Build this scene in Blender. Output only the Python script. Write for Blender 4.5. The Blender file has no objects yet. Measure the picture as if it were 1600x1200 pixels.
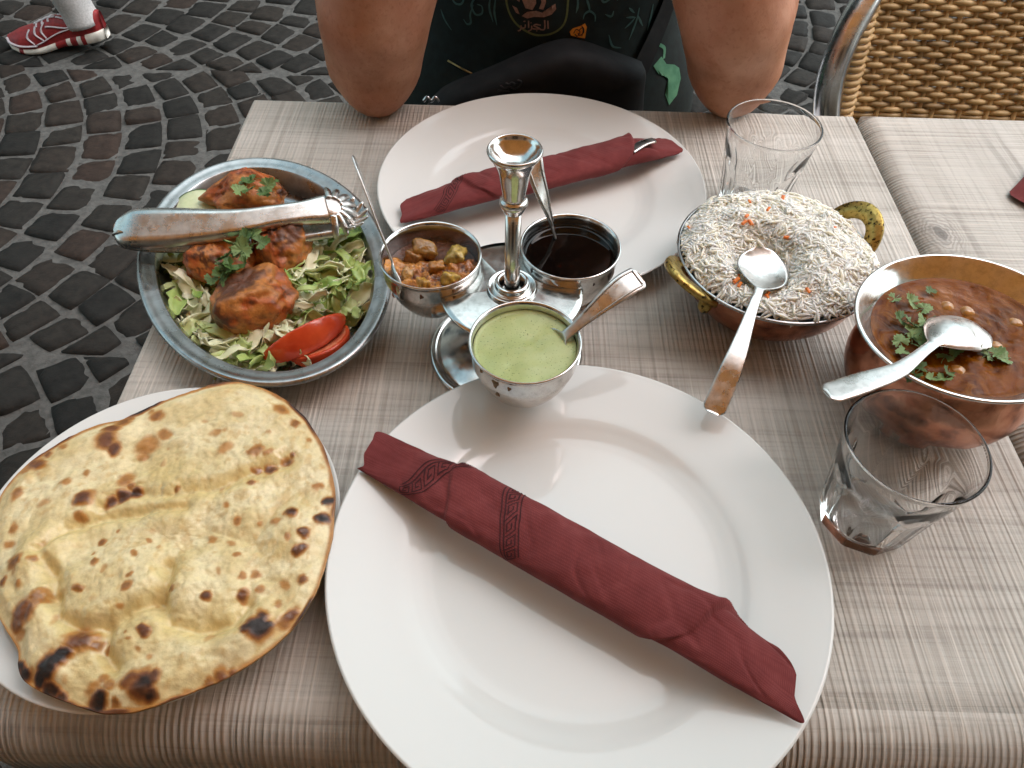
import bpy, math, random
import numpy as np
from mathutils import Vector, Matrix
from mathutils.bvhtree import BVHTree

scene = bpy.context.scene
COL = scene.collection
T = 0.74                       # height of the table top above the paving
R = math.radians
random.seed(7)
RNG = np.random.default_rng(7)

# ------------------------------------------------------------------ camera
cam_data = bpy.data.cameras.new('camera')
cam = bpy.data.objects.new('camera', cam_data)
COL.objects.link(cam)
scene.camera = cam
cam_data.sensor_width = 36.0
cam_data.lens = 26.394
cam_data.clip_start = 0.02
cam_data.clip_end = 400.0
CAM_PITCH, CAM_ROLL, CAM_YAW = 0.8829, 0.0271, -0.0011
_f = Vector((math.sin(CAM_YAW)*math.cos(CAM_PITCH), math.cos(CAM_YAW)*math.cos(CAM_PITCH), -math.sin(CAM_PITCH)))
_r = Vector((math.cos(CAM_YAW), -math.sin(CAM_YAW), 0))
_u = _r.cross(_f)
_r2 = _r*math.cos(CAM_ROLL) + _u*math.sin(CAM_ROLL)
_u2 = -_r*math.sin(CAM_ROLL) + _u*math.cos(CAM_ROLL)
CAM_LOC = Vector((-0.0097, -0.108, T+0.4069))
cam.matrix_world = Matrix(((_r2.x, _u2.x, -_f.x, CAM_LOC.x), (_r2.y, _u2.y, -_f.y, CAM_LOC.y), (_r2.z, _u2.z, -_f.z, CAM_LOC.z), (0, 0, 0, 1)))

# ------------------------------------------------------------------ sky, sun, exposure
SUN_ELEV, SUN_AZ = R(60), R(80)        # azimuth measured from +Y towards +X
world = bpy.data.worlds.new('World')
scene.world = world
world.use_nodes = True
wn = world.node_tree
wn.nodes.clear()
w_out = wn.nodes.new('ShaderNodeOutputWorld')
w_bg = wn.nodes.new('ShaderNodeBackground')
w_sky = wn.nodes.new('ShaderNodeTexSky')
w_sky.sky_type = 'NISHITA'
w_sky.sun_disc = False
w_sky.sun_elevation = SUN_ELEV
w_sky.sun_rotation = SUN_AZ
w_sky.dust_density = 3.0
w_hs = wn.nodes.new('ShaderNodeHueSaturation')
w_hs.inputs['Saturation'].default_value = 0.74
w_hs.inputs['Hue'].default_value = 0.44
w_bg.inputs['Strength'].default_value = 0.15
wn.links.new(w_sky.outputs[0], w_hs.inputs['Color'])
wn.links.new(w_hs.outputs[0], w_bg.inputs['Color'])
wn.links.new(w_bg.outputs[0], w_out.inputs['Surface'])

sun_data = bpy.data.lights.new('sun', 'SUN')
sun_data.energy = 0.9
sun_data.angle = R(110)
sun_data.color = (0.95, 1.0, 0.95)
sun = bpy.data.objects.new('sun', sun_data)
COL.objects.link(sun)
_sd = Vector((math.sin(SUN_AZ)*math.cos(SUN_ELEV), math.cos(SUN_AZ)*math.cos(SUN_ELEV), math.sin(SUN_ELEV)))
sun.rotation_euler = _sd.to_track_quat('Z', 'Y').to_euler()
sun.location = _sd*6

scene.view_settings.view_transform = 'Standard'
scene.view_settings.look = 'None'
scene.view_settings.gamma = 1.0
scene.view_settings.exposure = 1.27
scene.render.engine = 'CYCLES'
scene.cycles.use_denoising = True
scene.cycles.max_bounces = 10
scene.cycles.diffuse_bounces = 6
scene.cycles.transmission_bounces = 10
scene.cycles.sample_clamp_indirect = 6.0

# ------------------------------------------------------------------ helpers
def A(v):
    return np.asarray(v, dtype=np.float64)

def wloc(o):
    l = Vector((0, 0, 0))
    while o is not None:
        l += o.location
        o = o.parent
    return l

def outward(verts, faces):
    """turn a closed shell so that its faces look outwards"""
    v = verts.astype(np.float64)-verts.mean(0); vol = 0.0
    if isinstance(faces, np.ndarray):
        q = faces
        for k in range(1, q.shape[1]-1):
            vol += np.einsum('ij,ij->i', v[q[:, 0]], np.cross(v[q[:, k]], v[q[:, k+1]])).sum()
        return faces[:, ::-1].copy() if vol < 0 else faces
    tri = [(f[0], f[k], f[k+1]) for f in faces for k in range(1, len(f)-1)]
    t = np.array(tri)
    vol = np.einsum('ij,ij->i', v[t[:, 0]], np.cross(v[t[:, 1]], v[t[:, 2]])).sum()
    return [f[::-1] for f in faces] if vol < 0 else faces

def mesh_data(name, verts, faces, smooth=True, uv=None, col=None, mats=None, fmat=None):
    verts = np.asarray(verts, dtype=np.float32).reshape(-1, 3)
    faces = outward(verts, faces)
    me = bpy.data.meshes.new(name)
    if isinstance(faces, np.ndarray):
        nf, k = faces.shape
        me.vertices.add(len(verts)); me.vertices.foreach_set('co', verts.ravel())
        me.loops.add(nf*k); me.loops.foreach_set('vertex_index', faces.astype(np.int32).ravel())
        me.polygons.add(nf)
        me.polygons.foreach_set('loop_start', np.arange(0, nf*k, k, dtype=np.int32))
        me.polygons.foreach_set('loop_total', np.full(nf, k, dtype=np.int32))
        me.update(calc_edges=True)
    else:
        me.from_pydata([tuple(v) for v in verts.tolist()], [], faces)
        me.update()
    me.polygons.foreach_set('use_smooth', np.full(len(me.polygons), smooth, dtype=bool))
    if uv is not None:
        lay = me.uv_layers.new(name='UVMap')
        li = np.empty(len(me.loops), dtype=np.int32); me.loops.foreach_get('vertex_index', li)
        lay.data.foreach_set('uv', np.asarray(uv, dtype=np.float32)[li].ravel())
    if col is not None:
        at = me.color_attributes.new('Col', 'FLOAT_COLOR', 'POINT')
        c = np.ones((len(verts), 4), dtype=np.float32); c[:, :col.shape[1]] = col
        at.data.foreach_set('color', c.ravel())
    for m in (mats or []):
        me.materials.append(m)
    if fmat is not None:
        me.polygons.foreach_set('material_index', np.asarray(fmat, dtype=np.int32))
    return me

def tag(o, label=None, cat=None, group=None, kind=None):
    if label: o['label'] = label
    if cat: o['category'] = cat
    if group: o['group'] = group
    if kind: o['kind'] = kind
    return o

def mk(name, verts, faces, mat, parent=None, origin=None, **kw):
    """one mesh object; verts in world metres. Top-level meshes take their own origin."""
    verts = A(verts)
    if parent is not None:
        off = A(wloc(parent))
    else:
        off = A(origin) if origin is not None else A([verts[:, 0].mean(), verts[:, 1].mean(), verts[:, 2].min()])
    mats = mat if isinstance(mat, (list, tuple)) else [mat]
    me = mesh_data(name, verts-off, faces, mats=mats, **kw)
    o = bpy.data.objects.new(name, me)
    COL.objects.link(o)
    if parent is not None:
        o.parent = parent
    else:
        o.location = off
    return o

def thing(name, label, cat, loc, group=None):
    o = bpy.data.objects.new(name, None)
    o.empty_display_size = 0.02
    COL.objects.link(o)
    o.location = loc
    return tag(o, label, cat, group)

def grid_faces(nu, nv, cu=False, cv=False):
    """quads of a (nu x nv) vertex grid, index = i*nv + j; cu / cv close that direction"""
    i = np.arange(nu if cu else nu-1); j = np.arange(nv if cv else nv-1)
    I, J = np.meshgrid(i, j, indexing='ij')
    I2, J2 = (I+1) % nu, (J+1) % nv
    return np.stack([I*nv+J, I2*nv+J, I2*nv+J2, I*nv+J2], -1).reshape(-1, 4)

def catmull(pts, n):
    p = A(pts)
    p = np.vstack([2*p[0]-p[1], p, 2*p[-1]-p[-2]])
    t = np.linspace(0, len(p)-3-1e-9, n)
    k = t.astype(int); f = (t-k)[:, None]
    a, b, c, d = p[k], p[k+1], p[k+2], p[k+3]
    return 0.5*((2*b)+(-a+c)*f+(2*a-5*b+4*c-d)*f**2+(-a+3*b-3*c+d)*f**3)

def even(path, n):
    """smooth path sampled at even arc length"""
    p = catmull(path, 400); d = np.r_[0, np.cumsum(np.linalg.norm(np.diff(p, axis=0), axis=1))]
    t = np.linspace(0, d[-1], n)
    return np.stack([np.interp(t, d, p[:, k]) for k in range(p.shape[1])], -1)

def lathe(profile, n, c, fn=None):
    """profile (r, z) -> verts, faces; poles allowed (r = 0 rows collapse to tiny rings)"""
    pr = A(profile); th = np.linspace(0, 2*np.pi, n, endpoint=False)
    r = np.maximum(pr[:, 0], 1e-5)[:, None]
    X = r*np.cos(th); Y = r*np.sin(th); Z = np.repeat(pr[:, 1][:, None], n, 1)
    if fn is not None:
        X, Y, Z = fn(X, Y, Z, th)
    V = np.stack([X+c[0], Y+c[1], Z+c[2]], -1).reshape(-1, 3)
    return V, grid_faces(len(pr), n, cv=True)[:, ::-1]

def tube(path, rad, n=10, cap=True, flat=1.0, up=(0, 0, 1)):
    p = A(path); m = len(p)
    rad = np.broadcast_to(A(rad), (m,)) if np.ndim(rad) else np.full(m, rad)
    tg = np.gradient(p, axis=0); tg /= np.linalg.norm(tg, axis=1)[:, None]+1e-12
    s = np.cross(tg, A(up)); ln = np.linalg.norm(s, axis=1)[:, None]
    s = np.where(ln < 1e-3, A([1, 0, 0]), s/np.maximum(ln, 1e-9))
    u = np.cross(s, tg)
    th = np.linspace(0, 2*np.pi, n, endpoint=False)
    V = p[:, None]+rad[:, None, None]*(np.cos(th)[None, :, None]*s[:, None]+flat*np.sin(th)[None, :, None]*u[:, None])
    V = V.reshape(-1, 3)
    F = grid_faces(m, n, cv=True).tolist()
    if cap:
        F.append(list(range(n))[::1]); F.append(list(range((m-1)*n, m*n))[::-1])
    return V, F

def merge(parts):
    V, F, o = [], [], 0
    for v, f in parts:
        V.append(A(v)); f = f.tolist() if isinstance(f, np.ndarray) else f
        F += [[i+o for i in q] for q in f]; o += len(v)
    return np.vstack(V), F

def box(c, s, bev=0.0, rot=0.0):
    """box with chamfered edges, 24 verts when bevelled"""
    hx, hy, hz = s[0]/2, s[1]/2, s[2]/2
    b = bev
    V, F = [], []
    pr = [(hx-b, hy-b, -hz), (hx, hy, -hz+b), (hx, hy, hz-b), (hx-b, hy-b, hz)] if b else [(hx, hy, -hz), (hx, hy, hz)]
    for (x, y, z) in pr:
        V += [(-x, -y, z), (x, -y, z), (x, y, z), (-x, y, z)]
    for i in range(len(pr)-1):
        for j in range(4):
            F.append([i*4+j, i*4+(j+1) % 4, i*4+4+(j+1) % 4, i*4+4+j])
    F.append([3, 2, 1, 0]); e = (len(pr)-1)*4; F.append([e, e+1, e+2, e+3])
    V = A(V); cr, sr = math.cos(rot), math.sin(rot)
    V = np.c_[V[:, 0]*cr-V[:, 1]*sr, V[:, 0]*sr+V[:, 1]*cr, V[:, 2]]+A(c)
    return V, F

def _hash(i, j, k, s):
    h = (i*374761393+j*668265263+k*2147483647+s*974711) & 0xFFFFFFFF
    h = ((h ^ (h >> 13))*1274126177) & 0xFFFFFFFF
    h = h ^ (h >> 16)
    return (h & 0xFFFF)/32767.5-1.0

def vnoise(P, scale=1.0, seed=0, octv=1):
    P = A(P)*scale; out = np.zeros(P.shape[0]); amp = 1.0; tot = 0
    for o in range(octv):
        q = np.floor(P).astype(np.int64); f = P-q; f = f*f*(3-2*f)
        v = 0
        for dx in (0, 1):
            wx = f[:, 0] if dx else 1-f[:, 0]
            for dy in (0, 1):
                wy = f[:, 1] if dy else 1-f[:, 1]
                for dz in (0, 1):
                    wz = f[:, 2] if dz else 1-f[:, 2]
                    v = v+wx*wy*wz*_hash(q[:, 0]+dx, q[:, 1]+dy, q[:, 2]+dz, seed+o*17)
        out += amp*v; tot += amp; amp *= 0.5; P = P*2.03
    return out/tot

def smooth01(x, a, b):
    t = np.clip((x-a)/(b-a), 0, 1); return t*t*(3-2*t)

def seg_dist(P, poly):
    """distance of 2-D points P to a polyline"""
    P = A(P); poly = A(poly); best = np.full(len(P), 1e9)
    for a, b in zip(poly[:-1], poly[1:]):
        ab = b-a; t = np.clip(((P-a)@ab)/(ab@ab+1e-12), 0, 1)
        best = np.minimum(best, np.linalg.norm(P-a-t[:, None]*ab, axis=1))
    return best

class Field:
    """signed distance grid of smoothly joined tapered capsules -> one continuous surface"""
    def __init__(s, lo, hi, h):
        s.lo, s.h = A(lo), h
        s.n = np.ceil((A(hi)-s.lo)/h).astype(int)+1
        s.d = np.full(s.n, 0.2)
    def axes(s):
        return [s.lo[i]+s.h*np.arange(s.n[i]) for i in range(3)]
    def cap(s, a, b, ra, rb, k=0.02, sub=False, sq=(1, 1, 1)):
        a, b, sq = A(a), A(b), A(sq)
        m = max(ra, rb)*max(1/sq.min(), 1)+3*k+2*s.h
        i0 = np.maximum(np.floor((np.minimum(a, b)-m-s.lo)/s.h).astype(int), 0)
        i1 = np.minimum(np.ceil((np.maximum(a, b)+m-s.lo)/s.h).astype(int)+1, s.n)
        if (i1 <= i0).any(): return
        ax = [s.lo[i]+s.h*np.arange(i0[i], i1[i]) for i in range(3)]
        P = np.stack(np.meshgrid(*ax, indexing='ij'), -1)
        ab = (b-a)*sq; Q = (P-a)*sq
        t = np.clip((Q@ab)/(ab@ab+1e-12), 0, 1)
        d = np.linalg.norm(Q-t[..., None]*ab, axis=-1)-(ra+(rb-ra)*t)
        sl = tuple(slice(i0[i], i1[i]) for i in range(3))
        e = s.d[sl]
        if sub:
            s.d[sl] = np.maximum(e, -d)
        else:
            hh = np.clip(0.5+0.5*(e-d)/k, 0, 1)
            s.d[sl] = e*(1-hh)+d*hh-k*hh*(1-hh)
    def path(s, pts, rads, k=0.02):
        for i in range(len(pts)-1):
            s.cap(pts[i], pts[i+1], rads[i], rads[i+1], k)
    def mesh(s):
        return surfnet(s.d, s.lo, s.h)

def surfnet(d, lo, h):
    n = A(d.shape).astype(int)
    ins = d < 0
    c = n-1
    off = [(i, j, k) for i in (0, 1) for j in (0, 1) for k in (0, 1)]
    def sub(arr, o): return arr[o[0]:o[0]+c[0], o[1]:o[1]+c[1], o[2]:o[2]+c[2]]
    cnt = sum(sub(ins, o).astype(int) for o in off)
    mask = (cnt > 0) & (cnt < 8)
    idx = np.full(mask.shape, -1, dtype=np.int64); N = mask.sum(); idx[mask] = np.arange(N)
    pos = np.zeros((N, 3)); num = np.zeros(N)
    for a in off:
        for ax in range(3):
            if a[ax] == 1: continue
            b = list(a); b[ax] = 1
            da, db = sub(d, a)[mask], sub(d, b)[mask]
            x = (da < 0) != (db < 0)
            t = da[x]/(da[x]-db[x])
            p = np.tile(A(a), (x.sum(), 1)); p[:, ax] = t
            pos[x] += p; num[x] += 1
    cell = np.argwhere(mask)
    V = lo+(cell+pos/num[:, None])*h
    F = []
    for ax in range(3):
        o1, o2 = (ax+1) % 3, (ax+2) % 3
        sl0 = [slice(None)]*3; sl1 = [slice(None)]*3
        sl0[ax] = slice(0, -1); sl1[ax] = slice(1, None)
        A0, A1 = ins[tuple(sl0)], ins[tuple(sl1)]
        ch = np.argwhere(A0 != A1)
        ok = (ch[:, o1] > 0) & (ch[:, o2] > 0) & (ch[:, o1] < n[o1]-1) & (ch[:, o2] < n[o2]-1)
        ch = ch[ok]
        flip = A0[tuple(ch.T)]
        q = []
        for (u, v) in ((-1, -1), (0, -1), (0, 0), (-1, 0)):
            e = ch.copy(); e[:, o1] += u; e[:, o2] += v
            q.append(idx[tuple(e.T)])
        q = np.stack(q, -1)
        q[~flip] = q[~flip][:, ::-1]
        F.append(q)
    return V, np.vstack(F)

# ------------------------------------------------------------------ materials
def new_mat(name):
    m = bpy.data.materials.new(name); m.use_nodes = True
    nt = m.node_tree
    return m, nt, nt.nodes['Principled BSDF']

def N(nt, typ, **inp):
    nd = nt.nodes.new(typ)
    for k, v in inp.items():
        if k.startswith('_'): setattr(nd, k[1:], v)
        else: nd.inputs[k].default_value = v
    return nd

def coords(nt, kind='Object', scale=(1, 1, 1), rot=(0, 0, 0)):
    tc = nt.nodes.new('ShaderNodeTexCoord'); mp = nt.nodes.new('ShaderNodeMapping')
    mp.inputs['Scale'].default_value = scale; mp.inputs['Rotation'].default_value = rot
    nt.links.new(tc.outputs[kind], mp.inputs['Vector'])
    return mp.outputs[0]

def noise(nt, vec, scale, detail=3, rough=0.55, dist=0.0):
    nd = N(nt, 'ShaderNodeTexNoise', Scale=scale, Detail=detail, Roughness=rough, Distortion=dist)
    nt.links.new(vec, nd.inputs['Vector']); return nd.outputs['Fac']

def ramp(nt, fac, stops, interp='LINEAR'):
    nd = nt.nodes.new('ShaderNodeValToRGB'); cr = nd.color_ramp; cr.interpolation = interp
    while len(cr.elements) < len(stops): cr.elements.new(0.5)
    for e, (p, c) in zip(cr.elements, stops):
        e.position = p; e.color = (*c, 1) if len(c) == 3 else c
    nt.links.new(fac, nd.inputs['Fac']); return nd.outputs['Color']

def mix(nt, fac, a, b, mode='MIX'):
    nd = nt.nodes.new('ShaderNodeMix'); nd.data_type = 'RGBA'; nd.blend_type = mode
    for s, v in ((nd.inputs[0], fac), (nd.inputs[6], a), (nd.inputs[7], b)):
        if hasattr(v, 'is_linked'): nt.links.new(v, s)
        elif isinstance(v, (int, float)): s.default_value = v
        else: s.default_value = (*v, 1)
    return nd.outputs[2]

def math_n(nt, op, a, b=None, clamp=False):
    nd = nt.nodes.new('ShaderNodeMath'); nd.operation = op; nd.use_clamp = clamp
    for s, v in ((nd.inputs[0], a), (nd.inputs[1], b)):
        if v is None: continue
        if hasattr(v, 'is_linked'): nt.links.new(v, s)
        else: s.default_value = v
    return nd.outputs[0]

def bump(nt, bsdf, h, strength=0.3, dist=0.001, prev=None):
    nd = N(nt, 'ShaderNodeBump', Strength=strength, Distance=dist)
    nt.links.new(h, nd.inputs['Height'])
    if prev is not None: nt.links.new(prev, nd.inputs['Normal'])
    if bsdf is not None: nt.links.new(nd.outputs[0], bsdf.inputs['Normal'])
    return nd.outputs[0]

def setp(b, **kw):
    for k, v in kw.items():
        k = {'base': 'Base Color', 'rough': 'Roughness', 'metal': 'Metallic', 'ior': 'IOR', 'spec': 'Specular IOR Level', 'sss': 'Subsurface Weight',
             'sssr': 'Subsurface Radius', 'ssss': 'Subsurface Scale', 'trans': 'Transmission Weight', 'coat': 'Coat Weight', 'coatr': 'Coat Roughness', 'sheen': 'Sheen Weight'}[k]
        b.inputs[k].default_value = (*v, 1) if k == 'Base Color' else v

def speckle_mat(name, c1, c2, scale, rough, metal=0.0, bstr=0.2, bdist=0.0005, c3=None, detail=4, rvar=0.0, lo=0.35, hi=0.65, **kw):
    """two or three tone noise material with matching fine relief"""
    m, nt, b = new_mat(name)
    v = coords(nt)
    f = noise(nt, v, scale, detail)
    stops = [(lo, c1), (hi, c2)] if c3 is None else [(lo, c1), ((lo+hi)/2, c2), (hi, c3)]
    nt.links.new(ramp(nt, f, stops), b.inputs['Base Color'])
    setp(b, rough=rough, metal=metal, **kw)
    b.inputs['Subsurface Radius'].default_value = (1.0, 0.85, 0.6)
    if rvar:
        g = noise(nt, v, scale*0.45, 3)
        mr = N(nt, 'ShaderNodeMapRange'); mr.inputs['From Min'].default_value = 0.3; mr.inputs['From Max'].default_value = 0.7
        mr.inputs['To Min'].default_value = max(rough-rvar, 0.02); mr.inputs['To Max'].default_value = rough+rvar
        nt.links.new(g, mr.inputs['Value']); nt.links.new(mr.outputs[0], b.inputs['Roughness'])
    if bstr:
        bump(nt, b, noise(nt, v, scale*2.2, 4), bstr, bdist)
    return m

def wood_mat(name, rot):
    m, nt, b = new_mat(name)
    streak = coords(nt, scale=(1, 0.012, 0.012)); v = coords(nt)
    grain = coords(nt, scale=(0.035, 1, 1))
    if rot:
        streak = coords(nt, scale=(0.012, 1, 0.012)); grain = coords(nt, scale=(1, 0.035, 1))
    warp = noise(nt, v, 7, 2)
    nB = noise(nt, grain, 95, 4, 0.6, 0.4)
    nB2 = noise(nt, grain, 26, 3, 0.5, 0.8)
    nA = noise(nt, streak, 430, 2, 0.5)
    nA2 = noise(nt, streak, 230, 2, 0.5)
    blot = noise(nt, v, 9, 3)
    base = ramp(nt, nB2, [(0.28, (0.370, 0.346, 0.306)), (0.48, (0.445, 0.422, 0.381)), (0.70, (0.505, 0.484, 0.443))])
    # fine dark grain lines across, thin pale saw scratches along
    line = ramp(nt, nB, [(0.34, (0.58, 0.56, 0.54)), (0.43, (0.97, 0.97, 0.97)), (0.70, (1.08, 1.08, 1.08))])
    c = mix(nt, math_n(nt, 'ADD', 0.25, math_n(nt, 'MULTIPLY', warp, 0.5)), base, line, 'MULTIPLY')
    nW = noise(nt, grain, 330, 3, 0.6)
    c = mix(nt, 0.5, c, ramp(nt, nW, [(0.36, (0.72, 0.71, 0.70)), (0.50, (1, 1, 1))]), 'MULTIPLY')
    blm = ramp(nt, blot, [(0.38, (0.10, 0.10, 0.10)), (0.60, (1.0, 1.0, 1.0))])
    lite = math_n(nt, 'MULTIPLY', ramp(nt, nA, [(0.565, (0, 0, 0)), (0.615, (1, 1, 1))]), blm)
    nA3 = noise(nt, streak, 900, 2, 0.5)
    lite2 = math_n(nt, 'MULTIPLY', ramp(nt, nA3, [(0.55, (0, 0, 0)), (0.62, (0.6, 0.6, 0.6))]), blm)
    c = mix(nt, math_n(nt, 'MULTIPLY', math_n(nt, 'MAXIMUM', lite, lite2), 0.70), c, (0.62, 0.58, 0.52))
    dark = ramp(nt, nA2, [(0.34, (0.70, 0.68, 0.66)), (0.45, (1, 1, 1))])
    c = mix(nt, 0.6, c, dark, 'MULTIPLY')
    if rot:      # a knot with rings close to the rolled edge
        tk = nt.nodes.new('ShaderNodeTexCoord'); sb = nt.nodes.new('ShaderNodeVectorMath'); sb.operation = 'SUBTRACT'
        nt.links.new(tk.outputs['Object'], sb.inputs[0]); sb.inputs[1].default_value = (-0.278, 0.104, T)
        sc = nt.nodes.new('ShaderNodeVectorMath'); sc.operation = 'MULTIPLY'; sc.inputs[1].default_value = (1.5, 0.8, 0.6)
        nt.links.new(sb.outputs[0], sc.inputs[0])
        ln = nt.nodes.new('ShaderNodeVectorMath'); ln.operation = 'LENGTH'; nt.links.new(sc.outputs[0], ln.inputs[0])
        dk = math_n(nt, 'ADD', ln.outputs['Value'], math_n(nt, 'MULTIPLY', noise(nt, v, 45, 4), 0.022))
        ringk = math_n(nt, 'SINE', math_n(nt, 'MULTIPLY', dk, 1500.0))
        fall = N(nt, 'ShaderNodeMapRange'); fall.inputs['From Min'].default_value = 0.020; fall.inputs['From Max'].default_value = 0.050
        fall.inputs['To Min'].default_value = 1.0; fall.inputs['To Max'].default_value = 0.0
        nt.links.new(dk, fall.inputs['Value'])
        rk = math_n(nt, 'MULTIPLY', math_n(nt, 'ADD', math_n(nt, 'MULTIPLY', ringk, 0.24), 0.28), fall.outputs[0])
        c = mix(nt, rk, c, (0.10, 0.085, 0.070))
        core = N(nt, 'ShaderNodeMapRange'); core.inputs['From Min'].default_value = 0.016; core.inputs['From Max'].default_value = 0.022
        core.inputs['To Min'].default_value = 0.70; core.inputs['To Max'].default_value = 0.0
        nt.links.new(dk, core.inputs['Value']); c = mix(nt, core.outputs[0], c, (0.085, 0.075, 0.066))
    nt.links.new(c, b.inputs['Base Color'])
    setp(b, rough=0.55, spec=0.30)
    h = math_n(nt, 'ADD', math_n(nt, 'MULTIPLY', nA, 1.0), math_n(nt, 'MULTIPLY', nB, 0.7))
    # saw-cut ribs, deepest where the board rolls over its edge
    w = N(nt, 'ShaderNodeTexWave', Scale=88.0, Distortion=5.0, Detail=2.0); w.inputs['Detail Scale'].default_value = 0.6
    w.bands_direction = 'Y' if rot else 'X'
    nt.links.new(coords(nt, scale=(0.06, 1, 0.06) if rot else (1, 0.06, 0.06)), w.inputs[0])
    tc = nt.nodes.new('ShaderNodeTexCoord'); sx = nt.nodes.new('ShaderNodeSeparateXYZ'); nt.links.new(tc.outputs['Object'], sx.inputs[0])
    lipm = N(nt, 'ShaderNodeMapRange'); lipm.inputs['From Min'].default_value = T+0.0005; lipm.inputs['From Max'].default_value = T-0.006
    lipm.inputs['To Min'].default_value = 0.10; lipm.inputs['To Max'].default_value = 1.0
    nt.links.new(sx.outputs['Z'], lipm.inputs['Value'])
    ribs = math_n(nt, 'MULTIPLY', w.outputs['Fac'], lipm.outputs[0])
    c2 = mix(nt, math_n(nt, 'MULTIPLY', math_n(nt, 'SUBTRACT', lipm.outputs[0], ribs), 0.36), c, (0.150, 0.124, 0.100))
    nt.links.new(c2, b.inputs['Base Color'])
    n1 = bump(nt, None, h, 0.85, 0.0013)
    bump(nt, b, ribs, 0.8, 0.0016, n1)
    return m

def steel_mat(name, base=(0.62, 0.61, 0.59), rough=0.22, scale=60, dirty=0.0):
    m, nt, b = new_mat(name)
    v = coords(nt)
    f = noise(nt, v, scale, 4, 0.6)
    mr = N(nt, 'ShaderNodeMapRange'); mr.inputs['From Min'].default_value = 0.35; mr.inputs['From Max'].default_value = 0.7
    mr.inputs['To Min'].default_value = rough*0.7; mr.inputs['To Max'].default_value = rough*1.6
    nt.links.new(f, mr.inputs['Value']); nt.links.new(mr.outputs[0], b.inputs['Roughness'])
    setp(b, base=base, metal=1.0)
    g = noise(nt, v, scale*2.5, 5, 0.7)
    c = ramp(nt, g, [(0.30, tuple(x*0.72 for x in base)), (0.55, base)])
    nt.links.new(c, b.inputs['Base Color'])
    s = coords(nt, scale=(1, 1, 14))
    bump(nt, b, noise(nt, s, 90, 2), 0.06, 0.0004)
    return m

M = {}
M['wood'] = wood_mat('greywood', False)
M['wood2'] = wood_mat('greywood_turned', True)
M['steel'] = steel_mat('steel', rough=0.16)
M['dish_steel'] = steel_mat('dish_steel', (0.40, 0.405, 0.405), 0.28, 45)
M['cup_steel'] = steel_mat('cup_steel', (0.60, 0.59, 0.57), 0.17, 70)
M['spoon_steel'] = steel_mat('spoon_steel', (0.55, 0.54, 0.52), 0.31, 80)
M['tongs'] = steel_mat('tongs_steel', (0.56, 0.55, 0.53), 0.27, 60)
M['alu'] = steel_mat('aluminium', (0.72, 0.73, 0.74), 0.22, 20)

def porcelain():
    m, nt, b = new_mat('porcelain')
    setp(b, base=(0.635, 0.650, 0.632), rough=0.08, spec=0.5)
    bump(nt, b, noise(nt, coords(nt), 14, 2), 0.05, 0.002)
    return m
M['porcelain'] = porcelain()

def copper():
    m, nt, b = new_mat('hammered_copper')
    v = coords(nt)
    vo = N(nt, 'ShaderNodeTexVoronoi', Scale=85.0); nt.links.new(v, vo.inputs['Vector'])
    f = noise(nt, v, 60, 4)
    c = ramp(nt, f, [(0.32, (0.16, 0.055, 0.030)), (0.50, (0.50, 0.215, 0.130)), (0.72, (0.68, 0.34, 0.22))])
    nt.links.new(c, b.inputs['Base Color']); setp(b, metal=1.0, rough=0.26)
    bump(nt, b, vo.outputs['Distance'], 0.35, 0.0012)
    return m
M['copper'] = copper()

def brass():
    m, nt, b = new_mat('engraved_brass')
    v = coords(nt)
    vo = N(nt, 'ShaderNodeTexVoronoi', Scale=260.0, Randomness=1.0); nt.links.new(v, vo.inputs['Vector'])
    f = noise(nt, v, 330, 3)
    spots = ramp(nt, f, [(0.36, (0.03, 0.02, 0.01)), (0.43, (0.33, 0.235, 0.060)), (0.7, (0.47, 0.345, 0.11))])
    nt.links.new(spots, b.inputs['Base Color']); setp(b, metal=0.85, rough=0.38)
    bump(nt, b, vo.outputs['Distance'], 0.5, 0.0006)
    return m
M['brass'] = brass()

def glass():
    m, nt, b = new_mat('clear_glass')
    setp(b, base=(0.995, 1.0, 1.0), rough=0.0, trans=1.0, ior=1.34)
    return m
M['glass'] = glass()

def napkin_mat():
    m, nt, b = new_mat('burgundy_paper')
    uv = coords(nt, 'UV')
    w1 = N(nt, 'ShaderNodeTexWave', Scale=330.0, Distortion=0.6, Detail=1.0); w1.bands_direction = 'X'
    w2 = N(nt, 'ShaderNodeTexWave', Scale=330.0, Distortion=0.6, Detail=1.0); w2.bands_direction = 'Y'
    nt.links.new(uv, w1.inputs[0]); nt.links.new(uv, w2.inputs[0])
    h = math_n(nt, 'MULTIPLY', w1.outputs['Fac'], w2.outputs['Fac'])
    v = coords(nt)
    f = noise(nt, v, 55, 4, 0.6)
    c = ramp(nt, f, [(0.33, (0.115, 0.023, 0.023)), (0.55, (0.145, 0.031, 0.031)), (0.75, (0.175, 0.042, 0.041))])
    c = mix(nt, math_n(nt, 'MULTIPLY', h, 0.32), c, (0.21, 0.055, 0.055))
    nt.links.new(c, b.inputs['Base Color'])
    setp(b, rough=0.93, spec=0.12, sheen=0.08)
    n1 = bump(nt, None, noise(nt, v, 38, 3), 0.35, 0.0016)
    bump(nt, b, h, 0.25, 0.0005, n1)
    return m
M['napkin'] = napkin_mat()
M['key_print'] = speckle_mat('napkin_print', (0.030, 0.004, 0.005), (0.045, 0.006, 0.008), 200, 0.95, bstr=0)

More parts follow.
